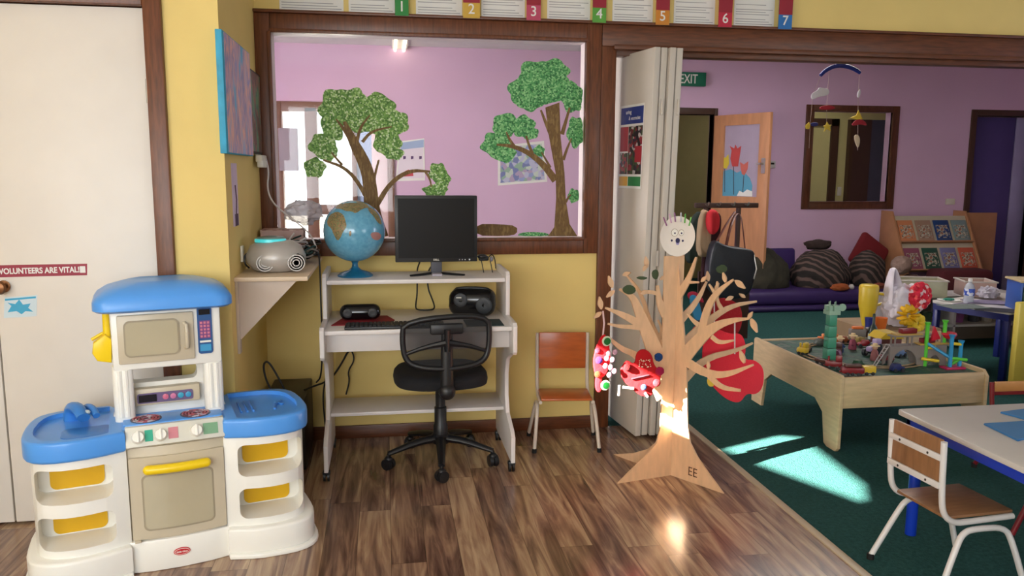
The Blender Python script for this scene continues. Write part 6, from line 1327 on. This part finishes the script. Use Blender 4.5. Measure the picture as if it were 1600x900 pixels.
def cloth(name, label, cat, pix, Y, th, m, seed=1):
    from mathutils import noise
    P_ = [onY(x, y, Y) for x, y in pix]; q = smooth2([(p.x, p.z) for p in P_], 2)
    g = MB(); g.prism(q, -Y-th/2, -Y+th/2, XZ, bev=th*.42, seg=3)
    g.v = [Vector((v.x, v.y+.012*math.sin(v.x*90+seed), v.z)) for v in g.v]
    return tag(obj(name, g, m, angle=70), label, cat)
cloth('coat', 'pale beige coat hanging from the rail behind the paper plate face', 'coat', [(1094, 330), (1104, 326), (1110, 345), (1108, 395), (1104, 402), (1086, 400), (1088, 350)], 6.09, .08, mat('beige_coat_cloth', (176, 150, 122), .9))
cloth('coat', 'dark green coat hanging nearest the plywood trunk', 'coat', [(1084, 335), (1096, 328), (1090, 370), (1086, 410), (1072, 412), (1072, 380)], 6.13, .08, mat('dark_green_coat_cloth', (40, 52, 46), .9), 2)
cloth('scarf', 'bright red scarf bundled over a hook beside the beige coat', 'scarf', [(1106, 330), (1116, 326), (1122, 336), (1121, 358), (1114, 368), (1106, 362), (1104, 345)], 6.02, .09, mat('bright_red_cloth', (200, 40, 50), .9), 3)
cloth('coat', 'dark maroon jacket below the red scarf', 'coat', [(1110, 335), (1126, 330), (1124, 366), (1118, 400), (1108, 440), (1092, 440), (1100, 385)], 6.12, .06, mat('dark_maroon_cloth', (62, 26, 32), .9), 4)
t = thing('handbag', 'large black handbag with long brown straps hanging from the coat rail', 'handbag', tuple(onY(1145, 400, 6.05)))
g = MB(); q = smooth2([(p.x, p.z) for p in [onY(*k, 5.88) for k in [(1114, 372), (1132, 384), (1168, 388), (1180, 394), (1180, 430), (1170, 462), (1140, 470), (1112, 460), (1104, 430)]]], 2); g.prism(q, -5.97, -5.85, XZ, bev=.045, seg=4); obj('bag_body', g, mat('black_leather', (24, 30, 40), .4, bump=.2, bscale=80), t, True, angle=70)
g = MB(); g.tube([onY(1134, 386, 5.9), onY(1142, 350, 5.98), onY(1150, 333, 6.11), onY(1157, 335, 6.1), onY(1160, 350, 5.98), onY(1164, 388, 5.9)], .012, 8, smooth_path=2, flat=.4)
g.tube([onY(1118, 380, 5.9), onY(1138, 345, 6.0), onY(1148, 331, 6.1)], .011, 8, smooth_path=2, flat=.4); obj('strap', g, mat('dark_tan_leather', (92, 44, 32), .5), t, True)
g = MB(); g.tube([onY(1178, 398, 5.86), onY(1182, 420, 5.84), onY(1178, 436, 5.85)], .006, 8); obj('clasp', g, chrome, t, True)
# glazed left part of the far wall, seen through the big window
tp = mat('pinkish_brown_timber', (118, 78, 64), .45, var=.1)
g = MB()
for x0_, x1_, zt in ((-1.10, -1.03, 2.12), (-.80, -.68, 2.06), (-.335, -.285, 2.06), (.03, .10, 2.12)): g.box(x0_, x1_, YF-.03, YF+.1, 0, zt, .003)
g.box(-1.03, .03, YF-.03, YF+.1, 2.02, 2.12, .003); g.box(-.68, -.335, YF+.0, YF+.05, .97, 1.07, .003); g.box(-1.03, -.80, YF+.0, YF+.05, .30, .40, .003)
struct('window_5', g, tp, label='timber framed glazing at the far left')
g = MB(); g.box(-1.03, .03, YF+.06, YF+.066, 0, 2.02); struct('window_6', g, pane_glass)
g = MB(); g.box(-.285, -.13, YF+.02, YF+.05, .01, 2.02, .003); struct('trim_10', g, mat('pale_blue_panel', (160, 176, 216), .5), label='pale blue panel in the far glazing')
g = MB(); g.box(-.13, .03, YF+.02, YF+.05, .01, 2.02, .003); struct('trim_11', g, mat('pale_pink_panel', (226, 196, 200), .5), label='pale pink panel in the far glazing')
g = MB(); g.box(-1.06, -.87, YF-.08, YF-.04, 1.42, 1.85, .008); tag(obj('wall_cabinet', g, mat('mauve_grey_paint', (150, 134, 146), .6)), 'small mauve grey box fixed in front of the far left glazing', 'box')
# posters on the far wall
def fposter(px, label, face, name='wall_poster'):
    P_ = [onY(x, y, YF-.004) for x, y in px]; c_ = sum(P_, Vector())/4
    t = thing(name, label, 'poster', (c_.x, YF-.003, c_.z))
    g = MB(); g.prism([(p.x, p.z) for p in P_], -YF+.001, -YF+.004, XZ); obj('sheet', g, paper, t, True)
    g = MB(); g.prism([((p.x-c_.x)*.9+c_.x, (p.z-c_.z)*.88+c_.z) for p in P_], -YF+.004, -YF+.005, XZ); obj('print', g, face, t, True); return t
t = fposter([(618, 283), (664, 282), (663, 216), (624, 221)], 'white health poster with a blue heading seen behind the leaning painted branch', mat('white_print', (226, 214, 226), .7))
def ff(pix, w, m, nm, t): g = MB(); g.prism([(p.x, p.z) for p in [onY(x, y, YF-.004) for x, y in pix]], -YF+.004, -YF+w, XZ); obj(nm, g, m, t, True)
ff([(626, 234), (662, 230), (662, 218), (627, 223)], .0062, mat('powder_blue_print', (160, 180, 214), .7), 'heading', t)
for x in (632, 644, 657): ff([(x-2, 249), (x+2, 248), (x+2, 244), (x-2, 244)], .0065, mat('plum_print', (90, 60, 110), .7), 'icon', t)
ff([(631, 276), (646, 275), (645, 267), (638, 265), (632, 268)], .0065, mat('red_print', (196, 70, 86), .7), 'icon', t)
fposter([(778, 290), (855, 284), (850, 220), (778, 228)], 'pale poster with a busy blue picture behind the painted trunk', multi('busy_blue_print', [(150, 160, 205), (190, 190, 215), (120, 130, 180), (200, 210, 200), (150, 180, 160), (180, 160, 190)], 22, .7))
fposter([(905, 287), (922, 286), (922, 238), (905, 240)], 'narrow slate blue poster at the right edge of the window view', mat('slate_blue_print', (90, 110, 160), .7))
# ceiling light of the far room
p = onZ(625, 69, HC-.03)
t = thing('ceiling_light', 'twin tube fluorescent light on the ceiling of the far room', 'ceiling light', (p.x, p.y, HC))
g = MB(); g.box(p.x-.08, p.x+.08, p.y-.6, p.y+.6, HC-.03, HC, .005); obj('fitting', g, mat('white_enamel_fitting', (230, 228, 222), .4), t, True)
for s_ in (-1, 1): g = MB(); g.tube([(p.x+s_*.045, p.y-.57, HC-.045), (p.x+s_*.045, p.y+.57, HC-.045)], .014, 12); obj('tube', g, emis('warm_tube_glow', (255, 244, 214), 3.0), t, True)
# ground outside the glazing and the shaped sun opening
g = MB(); g.box(-20, 20, 10.7, 30, -.3, -.2); struct('ground_outside', g, mat('pale_concrete_ground', (205, 200, 190), .9), label='pale ground outside the glazing')
